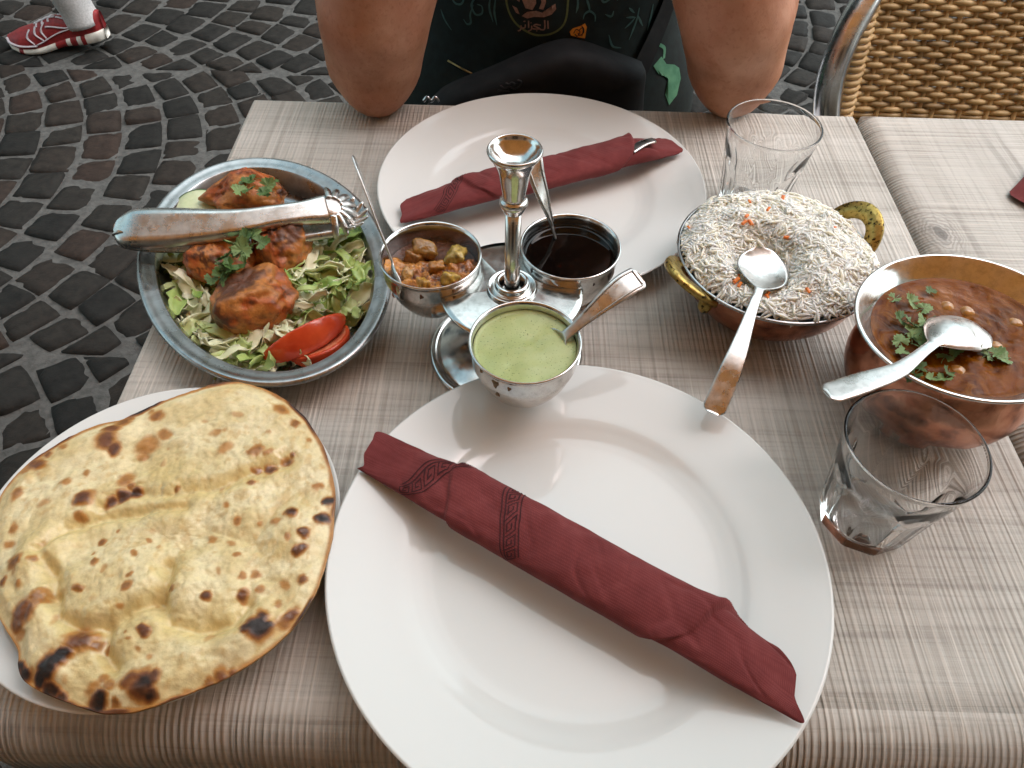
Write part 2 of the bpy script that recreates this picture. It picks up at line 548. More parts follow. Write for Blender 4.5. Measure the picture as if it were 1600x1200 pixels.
def attr_mat(name, rough, nscale, var, bstr, bdist, sss=0.0, spec=0.4, rvar=True, coat=0.0):
    m, nt, b = new_mat(name)
    at = nt.nodes.new('ShaderNodeAttribute'); at.attribute_name = 'Col'
    v = coords(nt)
    f = noise(nt, v, nscale, 5, 0.65)
    c = mix(nt, var, at.outputs['Color'], ramp(nt, f, [(0.30, (0.45, 0.42, 0.38)), (0.52, (1, 1, 1)), (0.75, (1.25, 1.22, 1.18))]), 'MULTIPLY')
    nt.links.new(c, b.inputs['Base Color'])
    setp(b, rough=rough, spec=spec, sss=sss, ssss=0.004, coat=coat, coatr=0.15)
    wet = math_n(nt, 'SUBTRACT', 1.0, at.outputs['Alpha'])     # oiled places are marked by a lower alpha
    if coat == 0: nt.links.new(wet, b.inputs['Coat Weight'])
    b.inputs['Subsurface Radius'].default_value = (1.0, 0.5, 0.25)
    if rvar:
        mr = N(nt, 'ShaderNodeMapRange'); mr.inputs['From Min'].default_value = 0.35; mr.inputs['From Max'].default_value = 0.65
        mr.inputs['To Min'].default_value = rough*0.6; mr.inputs['To Max'].default_value = min(rough*1.4, 1)
        nt.links.new(noise(nt, v, nscale*0.3, 3), mr.inputs['Value']); nt.links.new(mr.outputs[0], b.inputs['Roughness'])
    bump(nt, b, noise(nt, v, nscale*1.3, 5, 0.65), bstr, bdist)
    return m
M['naan'] = attr_mat('baked_dough', 0.46, 230, 0.34, 0.45, 0.0007, sss=0.10)
M['chicken'] = attr_mat('tandoori_chicken', 0.42, 190, 0.85, 0.9, 0.0012, sss=0.03, coat=0.10)
M['lettuce_pale'] = speckle_mat('lettuce_pale', (0.58, 0.61, 0.36), (0.76, 0.75, 0.56), 70, 0.38, bstr=0.4, sss=0.12, ssss=0.003)
M['lettuce_mid'] = speckle_mat('lettuce_mid', (0.33, 0.44, 0.13), (0.56, 0.62, 0.30), 60, 0.38, bstr=0.4, sss=0.1, ssss=0.003)
M['lettuce_green'] = speckle_mat('lettuce_green', (0.15, 0.27, 0.045), (0.38, 0.48, 0.15), 55, 0.38, bstr=0.4, sss=0.08, ssss=0.003)
M['leaf'] = speckle_mat('coriander_leaf', (0.035, 0.085, 0.016), (0.095, 0.175, 0.035), 120, 0.5, bstr=0.4)
M['leaf_pale'] = speckle_mat('coriander_pale', (0.12, 0.20, 0.06), (0.20, 0.30, 0.10), 120, 0.5, bstr=0.4)
M['tomato_skin'] = speckle_mat('tomato_flesh', (0.46, 0.045, 0.012), (0.62, 0.085, 0.025), 60, 0.22, bstr=0.15, sss=0.15, ssss=0.004)
M['tomato_core'] = speckle_mat('tomato_core', (0.55, 0.14, 0.07), (0.66, 0.24, 0.13), 160, 0.25, bstr=0.3, sss=0.15, ssss=0.004)
M['cucumber'] = speckle_mat('cucumber_flesh', (0.52, 0.60, 0.34), (0.64, 0.70, 0.46), 120, 0.3, bstr=0.2, sss=0.1, ssss=0.003)
M['cucumber_peel'] = speckle_mat('cucumber_peel', (0.02, 0.06, 0.012), (0.05, 0.12, 0.03), 90, 0.35)
M['carrot'] = speckle_mat('carrot', (0.62, 0.13, 0.012), (0.80, 0.24, 0.02), 300, 0.45)
M['rice'] = speckle_mat('rice_grain', (0.90, 0.855, 0.70), (0.95, 0.92, 0.80), 45, 0.45, bstr=0.0, sss=0.6, ssss=0.005)
M['rice_base'] = speckle_mat('rice_inside', (0.88, 0.84, 0.71), (0.94, 0.91, 0.81), 400, 0.6, bstr=0.3)
M['pickle'] = attr_mat('pickle', 0.25, 220, 0.8, 0.8, 0.0016, sss=0.05, coat=0.4)
M['tamarind'] = speckle_mat('dark_sauce', (0.0015, 0.001, 0.0008), (0.003, 0.002, 0.0015), 80, 0.05, bstr=0.02, spec=0.3)
M['pickle_oil'] = speckle_mat('pickle_oil', (0.060, 0.016, 0.003), (0.14, 0.045, 0.006), 70, 0.10, bstr=0.1)

def green_sauce():
    m, nt, b = new_mat('green_sauce')
    v = coords(nt)
    f = noise(nt, v, 900, 2)
    g = noise(nt, v, 60, 3)
    c = ramp(nt, g, [(0.3, (0.30, 0.355, 0.135)), (0.7, (0.40, 0.45, 0.20))])
    c = mix(nt, ramp(nt, f, [(0.30, (1, 1, 1)), (0.37, (0, 0, 0))]), c, (0.10, 0.15, 0.03))
    nt.links.new(c, b.inputs['Base Color']); setp(b, rough=0.28, spec=0.45, sss=0.1, ssss=0.004)
    bump(nt, b, noise(nt, v, 120, 3), 0.15, 0.001)
    return m
M['green_sauce'] = green_sauce()

for _k, _c in ((1, (0.16, 0.06, 0.012)), (2, (0.02, 0.008, 0.004)), (3, (0.17, 0.10, 0.03))):
    M['drip_%d' % _k] = speckle_mat('dried_sauce', tuple(x*0.7 for x in _c), _c, 400, 0.45, bstr=0)
def curry():
    m, nt, b = new_mat('curry_sauce')
    v = coords(nt)
    f = noise(nt, v, 85, 6, 0.65, 0.8); g = noise(nt, v, 28, 3, 0.5, 0.6)
    c = ramp(nt, f, [(0.30, (0.048, 0.009, 0.001)), (0.48, (0.120, 0.034, 0.002)), (0.62, (0.190, 0.066, 0.004)), (0.76, (0.28, 0.115, 0.012))])
    c = mix(nt, ramp(nt, g, [(0.45, (0, 0, 0)), (0.62, (0.5, 0.5, 0.5))]), c, (0.22, 0.060, 0.003))
    nt.links.new(c, b.inputs['Base Color']); setp(b, rough=0.15, spec=0.08)
    bump(nt, b, f, 0.5, 0.0018)
    return m
M['curry'] = curry()
M['chickpea'] = speckle_mat('chickpea', (0.30, 0.13, 0.028), (0.45, 0.22, 0.06), 200, 0.25, coat=0.3)

def skin():
    m, nt, b = new_mat('skin')
    v = coords(nt)
    f = noise(nt, v, 22, 4, 0.6)
    c = ramp(nt, f, [(0.30, (0.30, 0.128, 0.066)), (0.50, (0.40, 0.195, 0.115)), (0.72, (0.50, 0.275, 0.180))])
    red = noise(nt, v, 9, 2)
    c = mix(nt, ramp(nt, red, [(0.42, (0, 0, 0)), (0.66, (0.55, 0.55, 0.55))]), c, (0.42, 0.15, 0.085))
    fr = noise(nt, v, 260, 2)
    c = mix(nt, 0.35, c, ramp(nt, fr, [(0.30, (0.62, 0.52, 0.46)), (0.46, (1, 1, 1))]), 'MULTIPLY')
    nt.links.new(c, b.inputs['Base Color']); setp(b, rough=0.5, spec=0.35, sss=0.18, ssss=0.012)
    b.inputs['Subsurface Radius'].default_value = (1.0, 0.35, 0.2)
    n1 = bump(nt, None, noise(nt, v, 60, 3), 0.15, 0.002)
    bump(nt, b, noise(nt, v, 520, 3), 0.30, 0.0006, n1)
    return m
M['skin'] = skin()
M['jersey'] = speckle_mat('jersey_dark_green', (0.0030, 0.0070, 0.0062), (0.006, 0.015, 0.0135), 90, 0.9, bstr=0.2, bdist=0.001)
M['jersey_teal'] = speckle_mat('jersey_swirl', (0.030, 0.085, 0.078), (0.045, 0.115, 0.105), 200, 0.7, bstr=0)
M['jersey_side'] = speckle_mat('jersey_side_green', (0.05, 0.19, 0.10), (0.10, 0.29, 0.16), 80, 0.7)
M['crest_line'] = speckle_mat('crest_line', (0.085, 0.10, 0.025), (0.12, 0.13, 0.035), 300, 0.6, bstr=0)
M['crest_bronze'] = speckle_mat('crest_bronze', (0.17, 0.085, 0.055), (0.26, 0.14, 0.095), 300, 0.6, bstr=0)
M['orange'] = speckle_mat('orange_patch', (0.70, 0.23, 0.012), (0.85, 0.33, 0.03), 200, 0.6, bstr=0)
M['black'] = speckle_mat('black_leather', (0.004, 0.004, 0.0045), (0.009, 0.009, 0.0095), 60, 0.7, bstr=0.3, bdist=0.0006, spec=0.25)
M['ink'] = speckle_mat('black_print', (0.004, 0.004, 0.004), (0.008, 0.008, 0.008), 60, 0.6, bstr=0)
M['white_cloth'] = speckle_mat('white_cloth', (0.60, 0.61, 0.63), (0.74, 0.74, 0.75), 50, 0.9)
M['hair'] = speckle_mat('hair', (0.008, 0.006, 0.005), (0.02, 0.015, 0.012), 300, 0.6)
M['gold'] = speckle_mat('zip_metal', (0.30, 0.20, 0.08), (0.42, 0.30, 0.13), 300, 0.35, metal=1.0, bstr=0)
M['wicker'] = speckle_mat('wicker_strand', (0.30, 0.195, 0.080), (0.48, 0.325, 0.145), 30, 0.5, bstr=0.3, bdist=0.0006, c3=(0.56, 0.40, 0.20))
_m = M['wicker']; _nt = _m.node_tree; _b = _nt.nodes['Principled BSDF']; _src = _b.inputs['Base Color'].links[0].from_socket
_oi = _nt.nodes.new('ShaderNodeObjectInfo')
_nt.links.new(mix(_nt, 0.8, _src, ramp(_nt, _oi.outputs['Random'], [(0.0, (0.62, 0.58, 0.52)), (0.6, (1.0, 1.0, 1.0)), (1.0, (1.15, 1.14, 1.10))]), 'MULTIPLY'), _b.inputs['Base Color'])
M['iron'] = speckle_mat('dark_iron', (0.02, 0.02, 0.02), (0.04, 0.04, 0.04), 40, 0.5)
M['shoe_red'] = speckle_mat('shoe_red', (0.17, 0.008, 0.010), (0.27, 0.016, 0.018), 110, 0.55)
M['shoe_pale'] = speckle_mat('shoe_pale_overlay', (0.42, 0.36, 0.38), (0.56, 0.50, 0.52), 120, 0.45)
M['sole'] = speckle_mat('sole_white', (0.58, 0.55, 0.49), (0.72, 0.69, 0.62), 60, 0.6)
M['sock'] = speckle_mat('sock_grey', (0.38, 0.37, 0.36), (0.52, 0.51, 0.50), 200, 0.95, bstr=0.4, bdist=0.001)
M['trouser'] = speckle_mat('dark_trouser', (0.012, 0.013, 0.018), (0.03, 0.03, 0.04), 60, 0.9)
M['plaster'] = speckle_mat('plaster', (0.40, 0.35, 0.28), (0.50, 0.45, 0.37), 1.5, 0.9, bstr=0.2, bdist=0.01)
M['plaster2'] = speckle_mat('plaster_pale', (0.50, 0.46, 0.40), (0.60, 0.56, 0.50), 1.5, 0.9, bstr=0.2, bdist=0.01)
def canvas():
    m, nt, b = new_mat('awning_canvas')
    f = noise(nt, coords(nt), 3, 3)
    c = ramp(nt, f, [(0.35, (0.78, 0.50, 0.24)), (0.65, (0.84, 0.56, 0.28))])
    nt.links.new(c, b.inputs['Base Color']); setp(b, rough=0.9, spec=0.1)
    tr = nt.nodes.new('ShaderNodeBsdfTranslucent'); nt.links.new(c, tr.inputs['Color'])
    ms = nt.nodes.new('ShaderNodeMixShader'); ms.inputs[0].default_value = 0.50
    nt.links.new(b.outputs[0], ms.inputs[1]); nt.links.new(tr.outputs[0], ms.inputs[2])
    nt.links.new(ms.outputs[0], nt.nodes['Material Output'].inputs['Surface'])
    return m
M['canvas'] = canvas()
M['pane'] = speckle_mat('window_pane', (0.03, 0.035, 0.04), (0.05, 0.055, 0.06), 2, 0.08, bstr=0)

def stone():
    m, nt, b = new_mat('cobble_stone')
    oi = nt.nodes.new('ShaderNodeObjectInfo')
    at = nt.nodes.new('ShaderNodeAttribute'); at.attribute_name = 'Col'
    c = ramp(nt, at.outputs['Fac'], [(0.0, (0.012, 0.0117, 0.0105)), (0.30, (0.016, 0.0150, 0.0132)), (0.60, (0.019, 0.0167, 0.0140)), (0.85, (0.022, 0.0175, 0.0142)), (1.0, (0.030, 0.020, 0.0155))])
    v = coords(nt)
    f = noise(nt, v, 45, 5, 0.65)
    c = mix(nt, 0.85, c, ramp(nt, f, [(0.3, (0.55, 0.55, 0.55)), (0.5, (1, 1, 1)), (0.75, (1.5, 1.48, 1.42))]), 'MULTIPLY')
    nt.links.new(c, b.inputs['Base Color']); setp(b, rough=0.75, spec=0.15)
    bump(nt, b, noise(nt, v, 70, 5, 0.7), 0.6, 0.004)
    return m
M['stone'] = stone()
M['mortar'] = speckle_mat('joint_mortar', (0.048, 0.047, 0.043), (0.084, 0.082, 0.075), 60, 0.95, bstr=0.8, bdist=0.004)

# ------------------------------------------------------------------ setting: paving
ground = mk('ground', [(-70, -70, -0.0035), (70, -70, -0.0035), (70, 70, -0.0035), (-70, 70, -0.0035)], [[0, 1, 2, 3]], M['mortar'], origin=(0, 0, 0), smooth=False)
tag(ground, kind='structure')

def project(p):
    d = Vector(p)-CAM_LOC; z = d.dot(_f)
    if z < 0.05: return None
    k = 26.394/36.0*1600
    return 800+k*d.dot(_r2)/z, 600-k*d.dot(_u2)/z, z

def stone_geo(corners, h, seed):
    """one sett: irregular four-sided block with a worn, domed top"""
    q = A(corners); rg = np.random.default_rng(seed)
    q = q+rg.normal(0, 0.0030, q.shape)
    n = 6
    s = np.linspace(0, 1, n)
    def pt(u, v): return (q[0]*(1-u)+q[1]*u)*(1-v)+(q[3]*(1-u)+q[2]*u)*v
    tilt = rg.normal(0, 0.0022, 2); hz = h+rg.normal(0, 0.0022)
    V = np.zeros((n, n, 3))
    for i, u in enumerate(s):
        for j, v in enumerate(s):
            # keep corners rounded
            uu = 0.5+(u-0.5)*(1-0.05*(2*v-1)**6); vv = 0.5+(v-0.5)*(1-0.05*(2*u-1)**6)
            p = pt(uu, vv); e = max(abs(2*u-1), abs(2*v-1))
            V[i, j] = (p[0], p[1], hz-0.0055*max(e-0.66, 0)**2/0.1156+tilt[0]*(2*u-1)+tilt[1]*(2*v-1)+rg.normal(0, 0.0012))
    V = V.reshape(-1, 3).tolist(); F = grid_faces(n, n).tolist()
    ring = [i*n for i in range(n)]+[(n-1)*n+j for j in range(1, n)]+[i*n+n-1 for i in range(n-2, -1, -1)]+[j for j in range(n-2, 0, -1)]
    o = len(V)
    for r in ring: V.append((V[r][0], V[r][1], -0.03))
    L = len(ring)
    for k in range(L):
        F.append([ring[k], o+k, o+(k+1) % L, ring[(k+1) % L]])
    return V, F

ARC_R, COL_W, ROW = 0.80, 1.12, 0.108
setts = []
for colk in range(-2, 6):
    yc = 1.44+(colk)*COL_W
    xs = 0.05*(colk % 2)
    amax = math.asin(COL_W/2/ARC_R)
    for row in range(-46, 46):
        x0 = row*ROW+xs-ARC_R-0.28
        nst = 12
        rg = random.Random(row*31+colk*7)
        cuts = [-amax+2*amax*(i+(0 if i in (0, nst) else rg.uniform(-0.13, 0.13))+(0.5 if row % 2 else 0)*0)/nst for i in range(nst+1)]
        if row % 2: cuts = [-amax]+[c+amax/nst for c in cuts[:-1]]+[amax]
        for a, b in zip(cuts[:-1], cuts[1:]):
            if b-a < 0.035: continue
            gj = 0.0054
            da = gj/ARC_R
            def P(t, e): return (x0+ARC_R*math.cos(t)+e, yc+ARC_R*math.sin(t))
            t0, t1 = a+da, b-da
            cs = (t0+t1)/2
            g2 = gj/max(math.cos(cs), 0.6)
            def up(t):      # step square to the arc onto the next one
                y = math.sin(t)+ROW/ARC_R*math.cos(t)*math.sin(t)
                return max(-amax+da, min(amax-da, math.asin(max(-0.95, min(0.95, y)))))
            s0, s1 = up(t0), up(t1)
            if s1-s0 < 0.012: continue
            setts.append([P(t0, g2), P(s0, ROW-g2), P(s1, ROW-g2), P(t1, g2)])
view = []; rest = []
for k, q in enumerate(setts):
    cx = sum(p[0] for p in q)/4; cy = sum(p[1] for p in q)/4
    if not (-4.2 < cx < 4.2 and -0.9 < cy < 6): continue
    pr = project((cx, cy, 0))
    tl = pr and -30 < pr[0] < 1630 and -30 < pr[1] < 800
    # those the table top hides are not picked
    hid = pr and (pr[1] > 185 and pr[0] > 400-(pr[1]-155)*0.46+20)
    hid = hid or (pr and 680 < pr[0] < 1040) or (pr and pr[0] > 1400)
    if tl and not hid: view.append((pr[2], k, q))
    else: rest.append((k, q))
view.sort(key=lambda t: t[0])
rest += [(k, q) for _, k, q in view[295:]]
for z, k, q in view[:295]:
    cx = sum(p[0] for p in q)/4; cy = sum(p[1] for p in q)/4
    V, F = stone_geo(q, 0.004, k)
    o = mk('cobblestone', V, F, M['stone'], parent=ground, col=np.full((len(V), 3), random.Random(k).random()))
parts = []; cols = []
for k, q in rest:
    V, F = stone_geo(q, 0.004, k); parts.append((V, F)); cols += [random.Random(k).random()]*len(V)
V, F = merge(parts)
tag(mk('cobblestones', V, F, M['stone'], parent=ground, col=np.repeat(A(cols)[:, None], 3, 1)), kind='stuff')

# street walls that the polished metal mirrors, and the canvas roof over the terrace
def wall_with_windows(name, c, size, rot, mat, wins):
    V, F = box(c, size, 0.02, rot)
    o = tag(mk(name, V, F, mat, origin=(c[0], c[1], 0), smooth=False), kind='structure')
    cr, sr = math.cos(rot), math.sin(rot)
    for (u, z, w, h) in wins:
        for (nm, dw, dd, m) in (('window_frame', 0.16, 0.05, M['plaster2']), ('pane', 0.0, 0.075, M['pane'])):
            lx, ly = u, -size[1]/2
            V, F = box((c[0]+lx*cr-ly*sr, c[1]+lx*sr+ly*cr, z), (w+dw, dd*2, h+dw), 0.005, rot)
            mk(nm, V, F, m, parent=o, smooth=False)
    return o
wall_with_windows('facade_opposite', (-6.5, 8.5, 4.5), (20, 1, 9), 0, M['plaster2'], [(x, z, 1.1, 1.7) for x in (-7, -4, -1, 2, 5, 8) for z in (1.6, 4.6, 7.2)])
wall_with_windows('facade_behind', (0, -3.2, 3.5), (26, 1, 7.0), math.pi, M['plaster'], [(x, 1.6, 1.4, 2.0) for x in (-6, -3, 0, 3, 6)])
V, F = box((0, -1.15, 2.75), (9, 2.9, 0.004), 0.001)
V[:, 2] += (V[:, 1]+2.7)*-0.12
tag(mk('canvas_canopy', V, F, M['canvas'], smooth=False), kind='structure')

# ------------------------------------------------------------------ tables
def table(name, label, x0, x1, y0, y1, mat, lip, group='grey wood cafe tables'):
    t = thing(name, label, 'table', ((x0+x1)/2, (y0+y1)/2, 0), group)
    th = 0.046
    def edge(r, n):
        a = np.linspace(0, np.pi/2, n); return [(r*(1-math.sin(q)), r*(1-math.cos(q))) for q in a]   # (inset, drop) from top inwards -> outwards
    # rounded rectangle outline; each side has its own edge radius: lip side wide, the rest small
    big, small = 0.030 if 'near' in lip else 0.019, 0.005
    rad = {s: (big if s in lip else small) for s in ('near', 'far', 'left', 'right')}
    K = 9; seg = 60; cr = 0.008
    out = []
    def arc(cx, cy, a0): return [(cx+cr*math.cos(a0+math.pi/2*i/6), cy+cr*math.sin(a0+math.pi/2*i/6)) for i in range(7)]
    base = arc(x1-cr, y1-cr, 0)+arc(x0+cr, y1-cr, math.pi/2)+arc(x0+cr, y0+cr, math.pi)+arc(x1-cr, y0+cr, 1.5*math.pi)
    pts = []
    for a, b in zip(base, base[1:]+base[:1]):
        n = max(1, int(math.hypot(b[0]-a[0], b[1]-a[1])/0.02))
        pts += [(a[0]+(b[0]-a[0])*i/n, a[1]+(b[1]-a[1])*i/n) for i in range(n)]
    pts = A(pts); n = len(pts)
    rows = []
    for k in range(K):
        q = np.pi/2*k/(K-1)
        s, c = 1-math.sin(q), 1-math.cos(q)
        P = np.c_[pts, np.full(n, T)]
        ins = {d: rad[d]*s for d in rad}; drop = {d: rad[d]*c for d in rad}
        X = np.clip(P[:, 0], x0+ins['left'], x1-ins['right']); Y = np.clip(P[:, 1], y0+ins['near'], y1-ins['far'])
        dl = {'left': P[:, 0]-x0, 'right': x1-P[:, 0], 'near': P[:, 1]-y0, 'far': y1-P[:, 1]}
        side = np.argmin(np.stack([dl[d] for d in ('left', 'right', 'near', 'far')]), 0)
        dz = np.choose(side, [drop[d] for d in ('left', 'right', 'near', 'far')])
        rows.append(np.c_[X, Y, T-dz])
    rows.append(np.c_[pts, np.full(n, T-th)])
    V = np.vstack(rows); F = grid_faces(len(rows), n, cv=True)[:, ::-1].tolist()
    F.append(list(range(n))); F.append(list(range((len(rows)-1)*n, len(rows)*n))[::-1])
    F = [f[::-1] for f in F[:-2]]+F[-2:]
    mk('tabletop', V, F, mat, parent=t)
    cx, cy = (x0+x1)/2, (y0+y1)/2
    V, F = lathe([(0.0, T-th-0.001), (0.11, T-th-0.001), (0.11, T-th-0.012), (0.03, T-th-0.02), (0.03, 0.05), (0.05, 0.035), (0.05, 0.03), (0, 0.03)], 32, (cx, cy, 0))
    mk('pedestal', V, F, M['iron'], parent=t)
    for a in (45, 135, 225, 315):
        p = [(cx+r*math.cos(R(a)), cy+r*math.sin(R(a)), z) for r, z in ((0.02, 0.045), (0.12, 0.040), (0.23, 0.024), (0.27, 0.018))]
        V, F = tube(catmull(p, 10), np.linspace(0.022, 0.014, 10), 10)
        mk('foot', V, F, M['iron'], parent=t)
    return t
table('cafe_table', 'grey wood cafe table carrying the whole meal, ribbed rounded front edge', -0.2800, 0.3275, -0.0165, 0.5903, M['wood'], ('near',))
table('cafe_table', 'empty grey wood cafe table at the right with a knot near its edge', 0.3305, 0.930, 0.010, 0.5915, M['wood2'], ('left',))

# ------------------------------------------------------------------ plates
def plate(name, label, c, rad, group):
    k = rad/0.14
    top = [(0.0, 0.0062), (0.040, 0.0061), (0.075, 0.0062), (0.085, 0.0071), (0.0930, 0.0095), (0.1005, 0.0124), (0.113, 0.0155), (0.128, 0.0192), (0.1365, 0.0212), (0.1388, 0.0217), (0.1400, 0.0210)]
    bot = [(0.1392, 0.0198), (0.128, 0.0160), (0.105, 0.0105), (0.096, 0.0060), (0.090, 0.0030), (0.086, 0.0002), (0.082, 0.0002), (0.079, 0.0030), (0.0, 0.0032)]
    prof = np.vstack([catmull(top, 60), catmull(bot, 30)])*k
    V, F = lathe(prof, 160, (c[0], c[1], T+0.0004))
    return tag(mk(name, V, F, M['porcelain'], origin=(c[0], c[1], T)), label, 'plate', group)
G_PL = 'round white porcelain plates'
plate('dinner_plate', 'large round white plate nearest the viewer under a long napkin roll', (0.0295, 0.0874), 0.140, G_PL)
plate('dinner_plate', 'large round white plate at the far side, partly behind the condiment stand', (0.0104, 0.4367), 0.140, G_PL)
plate('side_plate', 'smaller white plate almost covered by the flat bread', (-0.2117, 0.0994), 0.1035, G_PL)

# ------------------------------------------------------------------ napkin rolls
class Roll:
    """rolled paper napkin: flattened tube with a wrapped-over flap and loose, pointed ends"""
    def __init__(s, a, b, w, h, flaps, end0, end1, seed):
        s.a, s.b = A(a), A(b); s.w, s.h = w, h
        ax = s.b-s.a; s.L = np.linalg.norm(ax); s.ax = ax/s.L
        s.side = np.cross(s.ax, [0, 0, 1]); s.side /= np.linalg.norm(s.side); s.up = np.cross(s.side, s.ax)
        s.flaps, s.e0, s.e1, s.seed = flaps, end0, end1, seed
    def pt(s, u, v, off=0.0):
        """u 0..1 along, v -1..1 around (0 = top, -0.5 = viewer's left side of the axis, +0.5 = right side)"""
        u, v = np.broadcast_arrays(A(u), A(v))
        th = v*np.pi
        cs, sn = np.cos(th), np.sin(th)
        sgn = lambda x, p: np.sign(x)*np.abs(x)**p
        endf = smooth01(u, 0.0, 0.22)*smooth01(1-u, 0.0, 0.16)
        wob = vnoise(np.stack([u.ravel()*9, v.ravel()*1.5, np.zeros(u.size)+s.seed], -1), 1.0, s.seed, 2).reshape(u.shape)
        w = s.w*(0.90+0.10*endf+0.05*wob); h = s.h*(0.30+0.70*endf)*(1+0.12*wob)
        extra = np.zeros(u.shape)
        for (u0, k0, u1, k1, t, bend) in s.flaps:
            x0 = u0+k0*v+bend*v*v; x1 = u1+k1*v
            inside = smooth01(u-x0, -0.004, 0.004)*(1-smooth01(u-x1, -0.005, 0.005))
            lift = 1+1.6*np.exp(-np.clip(x1-u, 0, 1)/0.03)*smooth01(-v, -0.1, 0.35)
            extra = extra+t*inside*lift
        pw = 0.42+0.43*endf
        X = sgn(sn, pw)*(w+extra+off); Z = sgn(cs, 0.80)*(h+extra+off)
        Z = np.where(Z < -h*0.8, -h*0.8, Z)+h*0.8
        ue = s.e0(v)*(1-u)**3+u+s.e1(v)*u**4
        P = s.a+(ue*s.L)[..., None]*s.ax+X[..., None]*s.side+Z[..., None]*s.up
        # loose paper corrugation
        crease = np.abs(vnoise(np.stack([u.ravel()*11-v.ravel()*2.2, v.ravel()*2.0+u.ravel()*4, np.zeros(u.size)], -1), 1.0, s.seed+9, 2).reshape(u.shape))
        P = P-(0.0035*np.clip(0.22-crease, 0, 1)*smooth01(np.cos(th), -0.2, 0.4))[..., None]*s.up
        P = P+(0.0009*vnoise(np.stack([u.ravel()*16+v.ravel()*3, v.ravel()*4, np.zeros(u.size)], -1), 1.0, s.seed+5, 2).reshape(u.shape))[..., None]*s.up
        return P

def napkin(name, label, roll, bands, group='burgundy paper napkin rolls', nu=300, nv=88):
    u = np.linspace(0, 1, nu); v = np.linspace(-1, 1, nv, endpoint=False)
    U, Vv = np.meshgrid(u, v, indexing='ij')
    P = roll.pt(U, Vv)
    t = thing(name, label, 'napkin', tuple((roll.a+roll.b)/2), group)
    uv = np.stack([U*roll.L, Vv*(roll.w+roll.h)*1.3], -1).reshape(-1, 2)
    V = P.reshape(-1, 3); F = grid_faces(nu, nv, cv=True)[:, ::-1]
    c0, c1 = P[0].mean(0), P[-1].mean(0)
    n0 = len(V); V = np.vstack([V, c0+roll.ax*0.012, c1-roll.ax*0.012]); uv = np.vstack([uv, [[0, 0]], [[roll.L, 0]]])
    F = F.tolist()
    for j in range(nv):
        F.append([n0, j, (j+1) % nv]); F.append([n0+1, (nu-1)*nv+(j+1) % nv, (nu-1)*nv+j])
    mk('paper_roll', V, F, M['napkin'], parent=t, uv=uv)
    unit = [[(0, 0), (0, 4.2), (4.4, 4.2), (4.4, 1.1), (1.6, 1.1), (1.6, 2.8), (3.0, 2.8)], [(0, 0), (6, 0)]]
    for (p0, p1, width, nrep) in bands:
        p0, p1 = A(p0), A(p1)
        per = (roll.w+roll.h)*1.15
        d = (p1-p0)*A([roll.L, per]); ln = np.linalg.norm(d); d /= ln; nrm = A([-d[1], d[0]])
        su = ln/nrep/6.0; sv = width/6.4
        segs = []
        for k in range(nrep):
            for pl in unit:
                for a, b in zip(pl[:-1], pl[1:]): segs.append(((a[0]+6*k, a[1]+1.1), (b[0]+6*k, b[1]+1.1), 0.52))
        segs += [((0, -0.3), (6*nrep, -0.3), 0.45), ((0, 6.6), (6*nrep, 6.6), 0.45)]
        VV, FF = [], []
        for a, b, wd in segs:
            a, b = A(a), A(b); l = np.linalg.norm(b-a); e = (b-a)/l; n = A([-e[1], e[0]])*wd/2
            a2, b2 = a-e*wd/2, b+e*wd/2
            m = max(2, int(l*1.2)+1)
            o = len(VV)
            for i in range(m):
                c = a2+(b2-a2)*i/(m-1)
                for sg in (-1, 1):
                    q = c+sg*n
                    xy = p0*A([roll.L, per])+d*q[0]*su+nrm*(q[1]-3.1)*sv
                    VV.append((xy[0]/roll.L, xy[1]/per))
            for i in range(m-1): FF.append([o+2*i, o+2*i+1, o+2*i+3, o+2*i+2])
        VV = A(VV)
        W3 = roll.pt(VV[:, 0], VV[:, 1], 0.00035)
        mk('printed_border', W3, FF, M['key_print'], parent=t, smooth=False)
    return t

r1 = Roll((-0.0868, 0.1461, 0.7630), (0.1316, 0.0181, 0.7630), 0.0172, 0.0068,
          [(0.215, 0.07, 0.80, -0.17, 0.0022, 0.0)],
          lambda v: -0.045*np.cos((v-0.05)*np.pi)+0.02*np.sin(3*np.pi*v), lambda v: 0.045*np.cos((v-0.42)*np.pi)+0.012*np.cos(2*np.pi*(v-0.2)), 3)
napkin('napkin_roll', 'long burgundy paper napkin roll lying diagonally across the nearest white plate', r1,
       [((0.115, 0.34), (0.215, -0.40), 0.0078, 5), ((0.41, 0.42), (0.325, -0.42), 0.0078, 6)])
r2 = Roll((-0.0973, 0.3863, 0.7630), (0.1205, 0.4858, 0.7630), 0.0162, 0.0066,
          [(0.235, 0.17, 0.84, -0.14, 0.0022, 0.0)],
          lambda v: -0.05*np.cos((v-0.30)*np.pi), lambda v: 0.05*np.cos((v-0.15)*np.pi), 11)
t2 = napkin('napkin_roll', 'burgundy paper napkin roll on the far plate with a fork end sticking out', r2,
       [((0.115, 0.40), (0.215, -0.36), 0.0070, 5), ((0.40, 0.05), (0.355, -0.45), 0.0060, 3)])
r3 = Roll((0.4383, 0.4504, 0.7410), (0.60, 0.60, T+0.001), 0.0162, 0.0066, [(0.22, 0.1, 0.8, -0.1, 0.0011, 0.0)],
          lambda v: -0.03*np.cos((v-0.30)*np.pi), lambda v: 0.03*np.cos((v-0.15)*np.pi), 19)
napkin('napkin_roll', 'end of a burgundy napkin roll on the neighbouring table at the right border', r3, [((0.12, 0.40), (0.22, -0.36), 0.0070, 5)], nu=120, nv=48)

